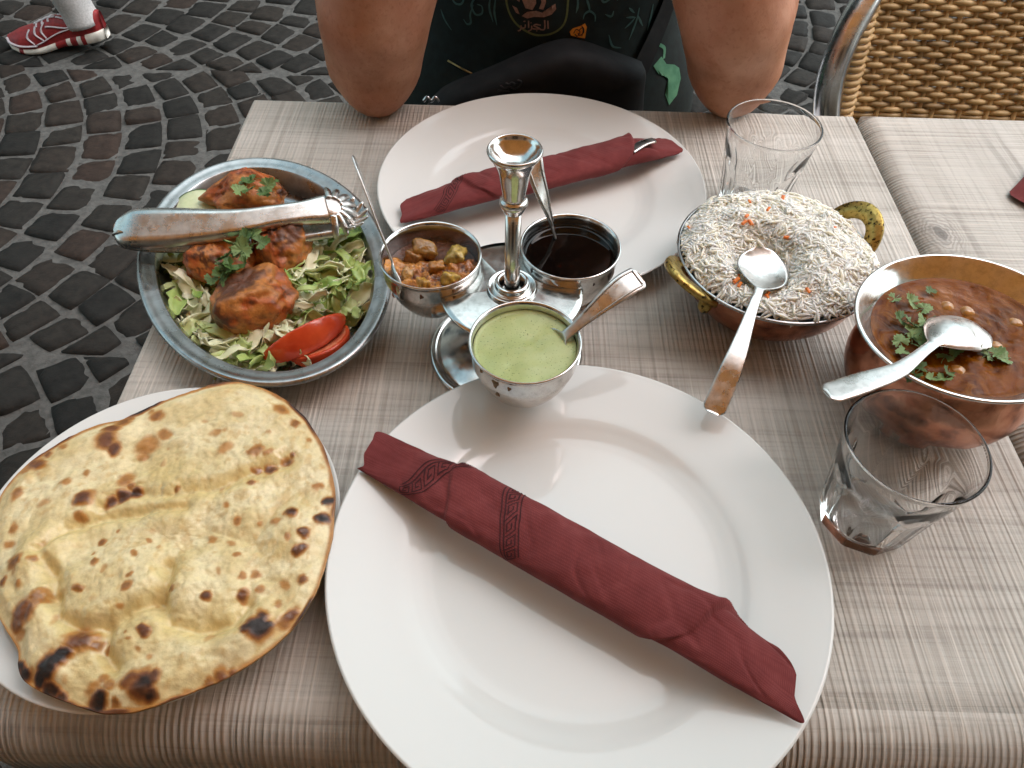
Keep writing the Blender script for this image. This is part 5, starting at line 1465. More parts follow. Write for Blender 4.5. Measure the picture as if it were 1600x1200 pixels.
rg = random.Random(8)
def around(c, n, sp, seed):
    g = random.Random(seed); return [(c[0]+g.gauss(0, sp), c[1]+g.gauss(0, sp), c[2]+g.uniform(0, 0.0014)) for _ in range(n)]
cz = [(0.2374, 0.2500, 0.8105), (0.2619, 0.2551, 0.8105), (0.2469, 0.2440, 0.8110), (0.2504, 0.2394, 0.8110), (0.2349, 0.2292, 0.8110), (0.2398, 0.2261, 0.8115), (0.2488, 0.2292, 0.8115), (0.2354, 0.2122, 0.8115), (0.2278, 0.2087, 0.8110), (0.2419, 0.2147, 0.8120), (0.2497, 0.2204, 0.8120), (0.2508, 0.2106, 0.8110), (0.2503, 0.1975, 0.8110), (0.2498, 0.1877, 0.8105), (0.2364, 0.1898, 0.8105), (0.2302, 0.1860, 0.8105), (0.2396, 0.1824, 0.8105), (0.2348, 0.2171, 0.8120), (0.2373, 0.2065, 0.8120), (0.2595, 0.2301, 0.8110), (0.2441, 0.2094, 0.8120), (0.2446, 0.2224, 0.8115), (0.2465, 0.1826, 0.8105), (0.2288, 0.2029, 0.8110), (0.2613, 0.2061, 0.8105)]
sprig('coriander_sprig', 'chopped coriander scattered across the middle of the curry', cz, (0.2443, 0.2194, 0.8100), GC, (0.0042, 0.0068), seed=9, tilt=0.35, pale=0.75)
sprig('coriander_sprig', 'small coriander leaves right of the spoon bowl in the curry', [(0.2770, 0.2010, 0.8105), (0.2882, 0.2025, 0.8110), (0.2888, 0.1993, 0.8105), (0.2811, 0.2023, 0.8110)], (0.2853, 0.2017, 0.8100), GC, (0.0042, 0.0062), seed=10, tilt=0.3, pale=0.75)
spoon('serving_spoon', 'steel serving spoon resting in the curry with its handle over the pot rim', [(0.2810, 0.2061, 0.8125), (0.2752, 0.2114, 0.8140), (0.2644, 0.2145, 0.8160), (0.2467, 0.2048, 0.8200), (0.2337, 0.1943, 0.8225), (0.2107, 0.1754, 0.8250), (0.1877, 0.1651, 0.8250), (0.1656, 0.1571, 0.8230)],
      0.36, 0.0180, 0.0034, 0.0078, -0.0050, roll=lambda s: -0.15+0*s, thick=0.0018)

# ------------------------------------------------------------------ drinking glasses
def tumbler(label, c, rot):
    na = 216; nf = 9
    th = np.linspace(0, 2*np.pi, na, endpoint=False)
    zo = np.r_[0.0004, 0.0012, np.linspace(0.003, 0.066, 34), np.linspace(0.0675, 0.0785, 10)]
    def cone(z): return 0.0272+0.0086*(z/0.08)+0.0024*(z/0.08)**3
    rows = []
    for z in zo:
        r = np.full(na, cone(z))
        if z < 0.0012: r = r-0.0012
        pl = 0.0249+0.0095*(z/0.08)+0.03*np.clip(z/0.08-0.45, 0, 1)**1.5
        d = (th-rot+np.pi/nf) % (2*np.pi/nf)-np.pi/nf
        k = 22.0
        fac = pl/np.cos(d)
        r = -np.log(np.exp(-k*1000*r)+np.exp(-k*1000*fac))/(k*1000) if False else np.minimum(r, fac)
        rows.append(np.c_[c[0]+r*np.cos(th), c[1]+r*np.sin(th), np.full(na, T+0.0004+z)])
    rim = cone(0.0785)
    for q in np.linspace(0.25, np.pi-0.25, 5):
        r = rim-0.0009+0.0009*math.cos(q)
        rows.append(np.c_[c[0]+r*np.cos(th), c[1]+r*np.sin(th), np.full(na, T+0.0004+0.0785+0.0010*math.sin(q))])
    for z in np.r_[np.linspace(0.0780, 0.009, 26), 0.0065, 0.0052, 0.0044]:
        r = cone(z)-0.0014-0.0023*smooth01(0.85-z/0.08, 0, 0.35)
        if z < 0.0089: r = r*{0.0065: 0.955, 0.0052: 0.85}.get(round(z, 4), 0.6)
        rows.append(np.c_[c[0]+r*np.cos(th), c[1]+r*np.sin(th), np.full(na, T+0.0004+z)])
    rows.append(np.c_[c[0]+0.0001*np.cos(th), c[1]+0.0001*np.sin(th), np.full(na, T+0.0047)])
    V = np.vstack(rows); F = grid_faces(len(rows), na, cv=True)[:, ::-1].tolist(); F = [f[::-1] for f in F]
    F.append(list(range(na)))
    n_ = len(rows)
    F.append(list(range((n_-1)*na, n_*na))[::-1])
    F = [f[::-1] for f in F]
    o = mk('drinking_glass', V, F, M['glass'], origin=(c[0], c[1], T))
    me = o.data
    me.update()
    return tag(o, label, 'glass', 'empty faceted drinking glasses')
tumbler('empty faceted drinking glass at the right front, by the curry pot', (0.2080, 0.1275), 0.15)
tumbler('empty faceted drinking glass at the far side, behind the rice', (0.1936, 0.4370), 0.45)

# fork end that sticks out of the far napkin
V, F = blade([(0.0868, 0.4635, 0.7740), (0.0984, 0.4726, 0.7760), (0.1081, 0.4765, 0.7770)], lambda s: 0.0052+0*s, lambda s: 0*s, 0.0022, 0.2, n=16, m=7)
mk('fork_end', V, F, M['spoon_steel'], parent=t2)

# ------------------------------------------------------------------ seated person
def zt(p): return (p[0], p[1], p[2]+T)
CX = 0.020
SIT = thing('person', 'seated person in dark patterned football shirt, bare elbows on the table', 'person', (CX, 0.93, 0))
f = Field((-0.36, 0.38, 0.0), (0.40, 1.22, 1.36), 0.0060)
# head and neck
hc = A(zt((CX, 0.735, 0.46)))
f.cap(hc+A([0, 0.015, 0.035]), hc+A([0, 0.02, 0.0]), 0.083, 0.080, 0.03)
f.cap(hc+A([0, -0.02, -0.02]), hc+A([0, -0.045, -0.085]), 0.066, 0.040, 0.03)
f.cap(hc+A([0, -0.085, 0.0]), hc+A([0, -0.100, -0.030]), 0.010, 0.016, 0.012)
f.cap(hc+A([-0.02, -0.085, -0.072]), hc+A([0.02, -0.085, -0.072]), 0.009, 0.009, 0.008)
for sg in (-1, 1):
    f.cap(hc+A([sg*0.032, -0.072, 0.018]), hc+A([sg*0.032, -0.070, 0.018]), 0.014, 0.014, 0.006)
    f.cap(hc+A([sg*0.078, 0.02, 0.01]), hc+A([sg*0.082, 0.025, -0.025]), 0.016, 0.010, 0.008)
f.cap(zt((CX, 0.78, 0.38)), zt((CX, 0.84, 0.27)), 0.056, 0.062, 0.03)
# torso under the shirt
f.cap(zt((CX-0.08, 0.85, 0.20)), zt((CX+0.08, 0.85, 0.20)), 0.085, 0.085, 0.05)
f.cap(zt((CX, 0.87, 0.12)), zt((CX, 0.94, -0.20)), 0.110, 0.115, 0.06)
ELB = {-1: (-0.150, 0.580, 0.044), 1: (0.197, 0.596, 0.044)}
for sg in (-1, 1):
    e = A(zt(ELB[sg])); sh = A(zt((CX+sg*0.185, 0.835, 0.265)))
    w = A(zt((CX+sg*(0.100 if sg < 0 else 0.080), 0.585, 0.275)))
    f.path([sh, sh*0.6+e*0.4+A([sg*0.006, 0, 0.0]), e*0.82+sh*0.18, e+A([sg*0.002, 0.012, 0.004])], [0.060, 0.054, 0.049, 0.043], 0.022)
    f.path([e+A([-sg*0.000, 0.004, 0.0]), e*0.80+w*0.20+A([sg*0.008, -0.004, 0.0]), e*0.62+w*0.38+A([sg*0.007, 0, 0]), w], [0.037, 0.044, 0.044, 0.029], 0.022)
    f.cap(e+A([sg*0.000, -0.012, -0.020]), e+A([sg*0.002, -0.002, -0.005]), 0.022, 0.030, 0.02)
    # hand: palm folded up under the chin, four bent fingers and a thumb
    pl = A(zt((CX+sg*0.042, 0.590, 0.335)))
    f.path([w, w*0.5+pl*0.5, pl], [0.028, 0.030, 0.028], 0.015)
    for k in range(4):
        q = pl+A([-sg*0.004, -0.026+0.017*k, 0.024-0.003*abs(k-1.5)])
        f.path([pl+A([0, -0.024+0.016*k, 0.008]), q, q+A([-sg*0.026, 0.0, 0.010]), q+A([-sg*0.034, 0.006, -0.012])], [0.011, 0.0095, 0.0090, 0.0075], 0.004)
    f.path([pl+A([-sg*0.010, -0.022, -0.020]), pl+A([-sg*0.022, -0.040, 0.0]), pl+A([-sg*0.026, -0.038, 0.026])], [0.013, 0.0105, 0.0085], 0.006)
    # legs under the table
    f.path([zt((CX+sg*0.085, 0.95, -0.235)), zt((CX+sg*0.11, 0.56, -0.245)), zt((CX+sg*0.11, 0.58, -0.66)), zt((CX+sg*0.11, 0.50, -0.705))], [0.080, 0.060, 0.042, 0.030], 0.03)
V, F = f.mesh()
body = mk('body', V, F, M['skin'], parent=SIT)
# hair
f = Field(hc-0.14, hc+0.16, 0.006)
f.cap(hc+A([0, 0.022, 0.040]), hc+A([0, 0.030, 0.005]), 0.088, 0.082, 0.02)
f.cap(hc+A([0, -0.11, -0.06]), hc+A([0, -0.08, 0.005]), 0.090, 0.075, 0.01, sub=True)
V, F = f.mesh(); mk('hair', V, F, M['hair'], parent=SIT)
# shirt
f = Field((-0.30, 0.60, T-0.30), (0.34, 1.16, T+0.38), 0.0062)
f.cap(zt((CX-0.085, 0.845, 0.205)), zt((CX+0.085, 0.845, 0.205)), 0.102, 0.102, 0.05)
f.cap(zt((CX-0.045, 0.845, 0.13)), zt((CX-0.030, 0.865, -0.17)), 0.118, 0.128, 0.06)
f.cap(zt((CX+0.045, 0.845, 0.13)), zt((CX+0.030, 0.865, -0.17)), 0.118, 0.128, 0.06)
f.cap(zt((CX, 0.835, 0.0)), zt((CX, 0.835, -0.10)), 0.128, 0.132, 0.05)
f.cap(zt((CX-0.10, 0.805, -0.11)), zt((CX+0.105, 0.800, -0.105)), 0.085, 0.090, 0.05)
for sg in (-1, 1):
    e = A(zt(ELB[sg])); sh = A(zt((CX+sg*0.185, 0.835, 0.265)))
    f.cap(sh, sh*0.62+e*0.38, 0.072, 0.074, 0.04)
ax = f.axes(); G = np.stack(np.meshgrid(*ax, indexing='ij'), -1).reshape(-1, 3)
near = np.abs(f.d.ravel()) < 0.03
fold = np.zeros(len(G)); Q = G[near]
fold[near] = 0.0060*vnoise(np.c_[Q[:, 0]*9+Q[:, 2]*5, Q[:, 1]*4, Q[:, 2]*15-Q[:, 0]*7], 1.0, 61, 2)
f.d += fold.reshape(f.d.shape)
Vj, Fj = f.mesh()
jersey = mk('jersey', Vj, Fj, M['jersey'], parent=SIT)
bvh = BVHTree.FromPolygons([tuple(v) for v in Vj.tolist()], Fj.tolist())
def on_shirt(x, z, off=0.0012):
    h = bvh.ray_cast(Vector((x, 0.3, z)), Vector((0, 1, 0)))
    y = h[0].y if h[0] is not None else 0.72
    return (x, y-off, z)
def shirt_line(name, pts, w, mat, off=0.0012, closed=False, par=None, sm=True, n=None):
    p = A(pts)
    if closed: p = np.vstack([p, p[:1]])
    p = catmull(p, n or max(8, 7*len(p))) if sm else p
    tgt = np.gradient(p, axis=0); tgt /= np.linalg.norm(tgt, axis=1)[:, None]+1e-9
    nm = np.c_[-tgt[:, 1], tgt[:, 0]]
    ww = np.full(len(p), w) if np.ndim(w) == 0 else np.interp(np.linspace(0, 1, len(p)), np.linspace(0, 1, len(w)), w)
    V = []
    for q, m_, k in zip(p, nm, ww):
        a, b = q-m_*k/2, q+m_*k/2
        V += [on_shirt(a[0], a[1], off), on_shirt(b[0], b[1], off)]
    F = [[2*i, 2*i+1, 2*i+3, 2*i+2] for i in range(len(p)-1)]
    return mk(name, V, F, mat, parent=par or jersey)
def shirt_patch(name, pts, mat, off=0.0012, par=None, rings=4):
    p = A(pts); c = p.mean(0); V = []; n = len(p)
    for k in range(1, rings+1):
        for q in p: r = c+(q-c)*k/rings; V.append(on_shirt(r[0], r[1], off))
    V.append(on_shirt(c[0], c[1], off)); F = [[len(V)-1, i, (i+1) % n] for i in range(n)]
    for k in range(rings-1):
        F += [[k*n+i, k*n+n+i, k*n+n+(i+1) % n, k*n+(i+1) % n] for i in range(n)]
    return mk(name, V, F, mat, parent=par or jersey)
YT = 0.705
crest = [[(-0.0283, 0.8009), (-0.0276, 0.7898), (-0.0240, 0.7786), (-0.0170, 0.7693), (-0.0058, 0.7627), (0.0055, 0.7596), (0.0179, 0.7606), (0.0274, 0.7644), (0.0339, 0.7707), (0.0367, 0.7789), (0.0373, 0.7896), (0.0370, 0.8026)]][0]
shirt_line('crest_outline', crest, 0.0022, M['crest_line'], 0.0014)
shirt_patch('crest_figure', [(-0.0129, 0.7974), (-0.0070, 0.8027), (0.0024, 0.8004), (0.0041, 0.7914), (0.0003, 0.7846), (-0.0072, 0.7858)], M['crest_bronze'], 0.0015)
shirt_patch('crest_figure', [(-0.0214, 0.7867), (-0.0160, 0.7849), (-0.0131, 0.7789), (-0.0172, 0.7802)], M['crest_bronze'], 0.0015)
shirt_patch('crest_figure', [(-0.0110, 0.7776), (-0.0050, 0.7825), (0.0044, 0.7841), (0.0127, 0.7823), (0.0207, 0.7852), (0.0243, 0.7919), (0.0253, 0.7866), (0.0209, 0.7812), (0.0129, 0.7783), (0.0020, 0.7780), (-0.0048, 0.7758)], M['crest_bronze'], 0.0015)
shirt_patch('crest_figure', [(0.0071, 0.7862), (0.0095, 0.7928), (0.0071, 0.8005), (0.0117, 0.8019), (0.0142, 0.7929), (0.0118, 0.7856)], M['crest_bronze'], 0.0015)
shirt_patch('crest_figure', [(-0.0176, 0.7960), (-0.0149, 0.7987), (-0.0134, 0.7909), (-0.0161, 0.7921)], M['crest_bronze'], 0.0015)
# Arabic lettering under the crest figure, drawn stroke by stroke (right to left)
for pl, w in (([(0.0171, 0.7750), (0.0179, 0.7669)], 0.0016), ([(0.0137, 0.7756), (0.0141, 0.7668), (0.0107, 0.7656), (0.0086, 0.7666)], 0.0015), ([(0.0098, 0.7701), (0.0050, 0.7706), (0.0023, 0.7692), (0.0058, 0.7679), (0.0086, 0.7666), (0.0038, 0.7658), (-0.0003, 0.7664)], 0.0015), ([(0.0002, 0.7691), (-0.0003, 0.7650), (-0.0037, 0.7628)], 0.0014), ([(-0.0034, 0.7738), (-0.0031, 0.7663)], 0.0015),
              ([(-0.0067, 0.7696), (-0.0072, 0.7662), (-0.0107, 0.7657), (-0.0114, 0.7681)], 0.0014), ([(-0.0107, 0.7674), (-0.0120, 0.7633), (-0.0147, 0.7618)], 0.0014), ([(-0.0088, 0.7723), (-0.0068, 0.7730)], 0.0012), ([(0.0053, 0.7641), (0.0063, 0.7641)], 0.0013), ([(-0.0012, 0.7718), (-0.0002, 0.7718)], 0.0013)):
    shirt_line('crest_letter', pl, w, M['crest_bronze'], 0.0016)
po = shirt_patch('orange_patch', [(0.0413, 0.7634), (0.0445, 0.7669), (0.0533, 0.7692), (0.0572, 0.7714), (0.0597, 0.7673), (0.0588, 0.7548), (0.0531, 0.7560), (0.0430, 0.7592)], M['orange'], 0.0016)
for pl in ([(0.0457, 0.7614), (0.0481, 0.7656), (0.0525, 0.7630), (0.0501, 0.7580), (0.0471, 0.7607)], [(0.0516, 0.7650), (0.0555, 0.7672), (0.0567, 0.7617), (0.0528, 0.7588), (0.0505, 0.7615)], [(0.0540, 0.7692), (0.0559, 0.7638), (0.0550, 0.7575)]):
    shirt_line('patch_print', pl, 0.0010, M['ink'], 0.0020, par=po)
swirls = [[(-0.0518, 0.7957), (-0.0607, 0.7870), (-0.0657, 0.7775), (-0.0611, 0.7695), (-0.0541, 0.7724), (-0.0541, 0.7792), (-0.0595, 0.7804)], [(-0.0636, 0.7789), (-0.0673, 0.7679), (-0.0668, 0.7597), (-0.0711, 0.7568), (-0.0752, 0.7608)], [(-0.0869, 0.7915), (-0.0882, 0.7796), (-0.0843, 0.7743), (-0.0774, 0.7758), (-0.0744, 0.7826), (-0.0798, 0.7851)], [(-0.1022, 0.7608), (-0.0979, 0.7518), (-0.0899, 0.7435)],
          [(0.0554, 0.7986), (0.0597, 0.7889), (0.0617, 0.7823)], [(0.0548, 0.7754), (0.0564, 0.7808), (0.0616, 0.7830), (0.0675, 0.7784), (0.0682, 0.7717)], [(0.0707, 0.7990), (0.0757, 0.7906), (0.0848, 0.7935)], [(0.0785, 0.7781), (0.0857, 0.7749), (0.0878, 0.7803)], [(0.1096, 0.7455), (0.1130, 0.7563), (0.1157, 0.7668), (0.1167, 0.7784)], [(0.1028, 0.7595), (0.1091, 0.7645), (0.1133, 0.7688)], [(0.1026, 0.7712), (0.1097, 0.7701), (0.1140, 0.7688)], [(0.1047, 0.7808), (0.1118, 0.7742)],
          [(0.1241, 0.7566), (0.1194, 0.7648), (0.1165, 0.7703)], [(0.1308, 0.7497), (0.1327, 0.7638), (0.1332, 0.7775)], [(0.0900, 0.7897), (0.0958, 0.7964), (0.0998, 0.8017)], [(-0.0418, 0.7659), (-0.0459, 0.7794), (-0.0444, 0.7927)], [(-0.0376, 0.7633), (-0.0404, 0.7768), (-0.0390, 0.7915)], [(0.0467, 0.7819), (0.0481, 0.7899), (0.0465, 0.8003)], [(-0.1120, 0.7708), (-0.1056, 0.7844), (-0.1022, 0.7950)], [(0.0852, 0.7555), (0.0909, 0.7428), (0.1014, 0.7388)]]
for sw in swirls:
    shirt_line('swirl', sw, [0.0006, 0.0024, 0.0020, 0.0008], M['jersey_teal'], 0.0011)
shirt_patch('side_panel', [(0.1432, 0.7117), (0.1524, 0.7181), (0.1599, 0.7091), (0.1710, 0.7047), (0.1781, 0.6987), (0.1818, 0.6876), (0.1785, 0.6729), (0.1691, 0.6660), (0.1622, 0.6790), (0.1644, 0.6919), (0.1571, 0.6996), (0.1506, 0.7026)], M['jersey_side'], 0.0016, rings=5)
shirt_line('side_panel', [(0.1489, 0.7300), (0.1557, 0.7242), (0.1559, 0.7151)], 0.003, M['jersey_side'], 0.0016)
# white shorts
f = Field((-0.25, 0.46, T-0.40), (0.29, 1.16, T-0.06), 0.008)
f.cap(zt((CX-0.05, 0.95, -0.20)), zt((CX+0.05, 0.95, -0.20)), 0.125, 0.125, 0.05)
for sg in (-1, 1): f.cap(zt((CX+sg*0.090, 0.94, -0.225)), zt((CX+sg*0.112, 0.62, -0.235)), 0.098, 0.085, 0.04)
V, F = f.mesh(); mk('shorts', V, F, M['white_cloth'], parent=SIT)
for sg in (-1, 1):
    f = Field((CX+sg*0.11-0.08, 0.36, -0.01), (CX+sg*0.11+0.08, 0.70, 0.16), 0.006)
    f.cap((CX+sg*0.11, 0.61, 0.045), (CX+sg*0.115, 0.44, 0.036), 0.044, 0.036, 0.02)
    V, F = f.mesh(); V[:, 2] = np.maximum(V[:, 2], 0.006); mk('shoe', V, F, M['white_cloth'], parent=SIT)

# crossbody bag on the lap
bag = thing('crossbody_bag', 'black leather crossbody bag resting in the lap of the seated person', 'bag', (0.03, 0.67, T-0.16))
bo = catmull([(-0.1357, 0.6586), (-0.1098, 0.6938), (-0.0891, 0.7097), (-0.0469, 0.7288), (-0.0095, 0.7470), (0.0137, 0.7575), (0.0367, 0.7636), (0.0602, 0.7608), (0.0880, 0.7519), (0.1177, 0.7422), (0.1247, 0.7367), (0.1263, 0.7177), (0.1276, 0.6668), (0.1032, 0.6278), (-0.0020, 0.6110), (-0.1011, 0.6194), (-0.1357, 0.6586)], 120)[:-1]
bc = bo.mean(0)
rows = []
for k, y in ((0.02, 0.6440), (0.3, 0.6441), (0.6, 0.6450), (0.8, 0.6475), (0.92, 0.6525), (0.98, 0.660), (1.0, 0.670), (0.98, 0.688), (0.90, 0.694)):
    d = bo-bc; rows.append(np.c_[bc[0]+d[:, 0]*k, np.full(len(bo), y), bc[1]+d[:, 1]*k])
V = np.vstack(rows); nb = len(bo)
F = grid_faces(len(rows), nb, cv=True).tolist(); F.append(list(range(nb))[::-1]); F.append(list(range((len(rows)-1)*nb, len(rows)*nb)))
mk('pouch', V, F, M['black'], parent=bag)
for pl in ([(-0.0315, 0.7302), (-0.0274, 0.7274), (-0.0219, 0.7290), (-0.0164, 0.7270), (-0.0110, 0.7300), (-0.0091, 0.7351), (-0.0132, 0.7372)], [(-0.0261, 0.7332), (-0.0220, 0.7319), (-0.0193, 0.7341), (-0.0151, 0.7321)], [(-0.0342, 0.7250), (-0.0287, 0.7237), (-0.0218, 0.7246)]):
    p = catmull(pl, 26); mk('embossed_mark', *tube(np.c_[p[:, 0], np.full(26, 0.6455), p[:, 1]], 0.0009, 6), M['ink'], parent=bag)
p = A([(-0.0954, 0.7097), (-0.0767, 0.7056), (-0.0586, 0.7015)]); mk('zip', *tube([on_shirt(q[0], q[1], 0.002) for q in p], 0.0012, 6), M['gold'], parent=bag)
p = A([(-0.1141, 0.7131), (-0.1096, 0.7177), (-0.1058, 0.7133), (-0.1013, 0.7179), (-0.0975, 0.7136)]); mk('buckle', *tube(catmull(np.c_[p[:, 0], np.full(5, 0.640), p[:, 1]], 26), 0.0020, 8), M['alu'], parent=bag)
p = catmull([(0.12, 0.70, T-0.04), (0.16, 0.74, T+0.05), (0.17, 0.80, T+0.18), (0.10, 0.84, T+0.31)], 24)
sv, sf = [], []
for q in p: sv += [on_shirt(q[0]-0.012, q[2], 0.004), on_shirt(q[0]+0.012, q[2], 0.004)]
p0 = A(sv); mk('strap', np.vstack([p0, p0-A([0, 0.002, 0])]), [[2*i, 2*i+1, 2*i+3, 2*i+2] for i in range(23)]+[[48+2*i, 48+2*i+2, 48+2*i+3, 48+2*i+1] for i in range(23)], M['black'], parent=bag)

# ------------------------------------------------------------------ wicker chairs
def tube_obj(name, pts, r, mat, par, n=24, m=14):
    V, F = tube(catmull(pts, n), r, m); return mk(name, V, F, mat, parent=par)
def wicker_chair(label, x0, x1, ys, arms, group='wicker and aluminium terrace chairs', wov=True):
    """faces -y; seat front at ys"""
    t = thing('terrace_chair', label, 'chair', ((x0+x1)/2, ys+0.2, 0), group)
    xm = (x0+x1)/2
    zs = 0.44
    # back panel leaning away: point (x, h) -> world
    def bp(x, h): return A([x, ys+0.235+0.35*(h-0.42), h])
    zb, ztop = zs-0.02, 0.90
    nst = max(6, int((x1-x0)/0.0185)); pitch = (x1-x0)/nst
    row_h = 0.0066
    nrow = int((ztop-zb)/row_h)
    if wov:
        for k in range(nrow):
            h = zb+row_h*(k+0.5)
            n = nst*6+1
            xs = np.linspace(x0-0.008, x1+0.008, n)
            big = 0.545 < h < 0.605
            ph = (k//2 if big else k) % 2
            wv = np.cos((xs-x0)/pitch*np.pi+np.pi*ph)*0.0030
            p = np.array([bp(x, h) for x in xs])
            nrm = np.cross([1, 0, 0], bp(0, 1)-bp(0, 0)); nrm /= np.linalg.norm(nrm)
            p = p+wv[:, None]*nrm
            p[:, 2] += 0.0010*vnoise(np.c_[xs*20, 0*xs+k, 0*xs], 1.0, 7)
            V, F = tube(p, 0.0044, 7, flat=0.85)
            mk('woven_strand', V, F, M['wicker'], parent=t)
        for i in range(nst+1):
            x = x0+i*pitch
            tube_obj('upright_cane', [bp(x, zb-0.01), bp(x, (zb+ztop)/2), bp(x, ztop+0.005)], 0.0036, M['wicker'], t, 8, 8)
    for x in (x0-0.010, x1+0.010):
        # wrapped side rail: a close coil of cane
        n = 560; hh = np.linspace(zb-0.02, ztop+0.01, n); a = np.linspace(0, 2*np.pi*62, n)
        c = np.array([bp(x, h) for h in hh])
        p = c+np.c_[np.cos(a)*0.0125, np.sin(a)*0.0125, 0*a]
        V, F = tube(p, 0.0042, 6); mk('wrapped_rail', V, F, M['wicker'], parent=t)
        tube_obj('rail_core', [bp(x, 0.40), bp(x, 0.65), bp(x, ztop+0.012)], 0.0115, M['alu'], t, 12, 10)
    tube_obj('top_rail', [bp(x0-0.010, ztop+0.01), bp(xm, ztop+0.018), bp(x1+0.010, ztop+0.01)], 0.0125, M['wicker'], t, 12, 12)
    # seat
    V, F = box((xm, ys+0.02, zs-0.012), (x1-x0+0.01, 0.42, 0.024), 0.008); mk('seat', V, F, M['wicker'], parent=t)
    for i in range(22):
        y = ys-0.18+0.019*i
        xs = np.linspace(x0, x1, 50)
        p = np.c_[xs, np.full(50, y), zs+0.002+0.003*np.cos((xs-x0)/0.03*np.pi+np.pi*(i % 2))]
        V, F = tube(p, 0.008, 6, flat=0.5); mk('seat_strand', V, F, M['wicker'], parent=t)
    for sx in (x0-0.012, x1+0.012):
        tube_obj('leg', [(sx, ys-0.18, 0.006), (sx, ys-0.17, 0.22), (sx, ys-0.165, zs-0.01)], 0.0125, M['alu'], t)
        tube_obj('leg', [(sx, ys+0.30, 0.006), (sx, ys+0.25, 0.22), (sx, ys+0.232, zs-0.01)], 0.0125, M['alu'], t)
    if arms:
        for sg, sx in ((-1, x0), (1, x1)):
            a = [(sx+sg*dx, y, z) for dx, y, z in arms]
            tube_obj('armrest', a, 0.0160, M['alu'], t, 60, 18)
    return t
wicker_chair('woven wicker armchair with aluminium armrest behind the neighbouring table', 0.440, 0.870, 0.545,
             [(0.035, 0.625, 0.42), (0.070, 0.690, 0.60), (0.090, 0.720, 0.690), (0.085, 0.740, 0.745), (0.062, 0.770, 0.790), (0.035, 0.820, 0.822), (0.012, 0.870, 0.835)])
# plain chair that carries the seated person
ch = thing('plain_chair', 'low armless chair hidden under the seated person', 'chair', (CX, 0.95, 0))
V, F = box((CX, 0.93, 0.395), (0.34, 0.36, 0.03), 0.01); mk('seat', V, F, M['wicker'], parent=ch)
for sx in (-0.15, 0.15):
    for sy in (0.78, 1.09): tube_obj('leg', [(CX+sx, sy, 0.004), (CX+sx, sy, 0.2), (CX+sx, sy, 0.382)], 0.012, M['alu'], ch, 6)

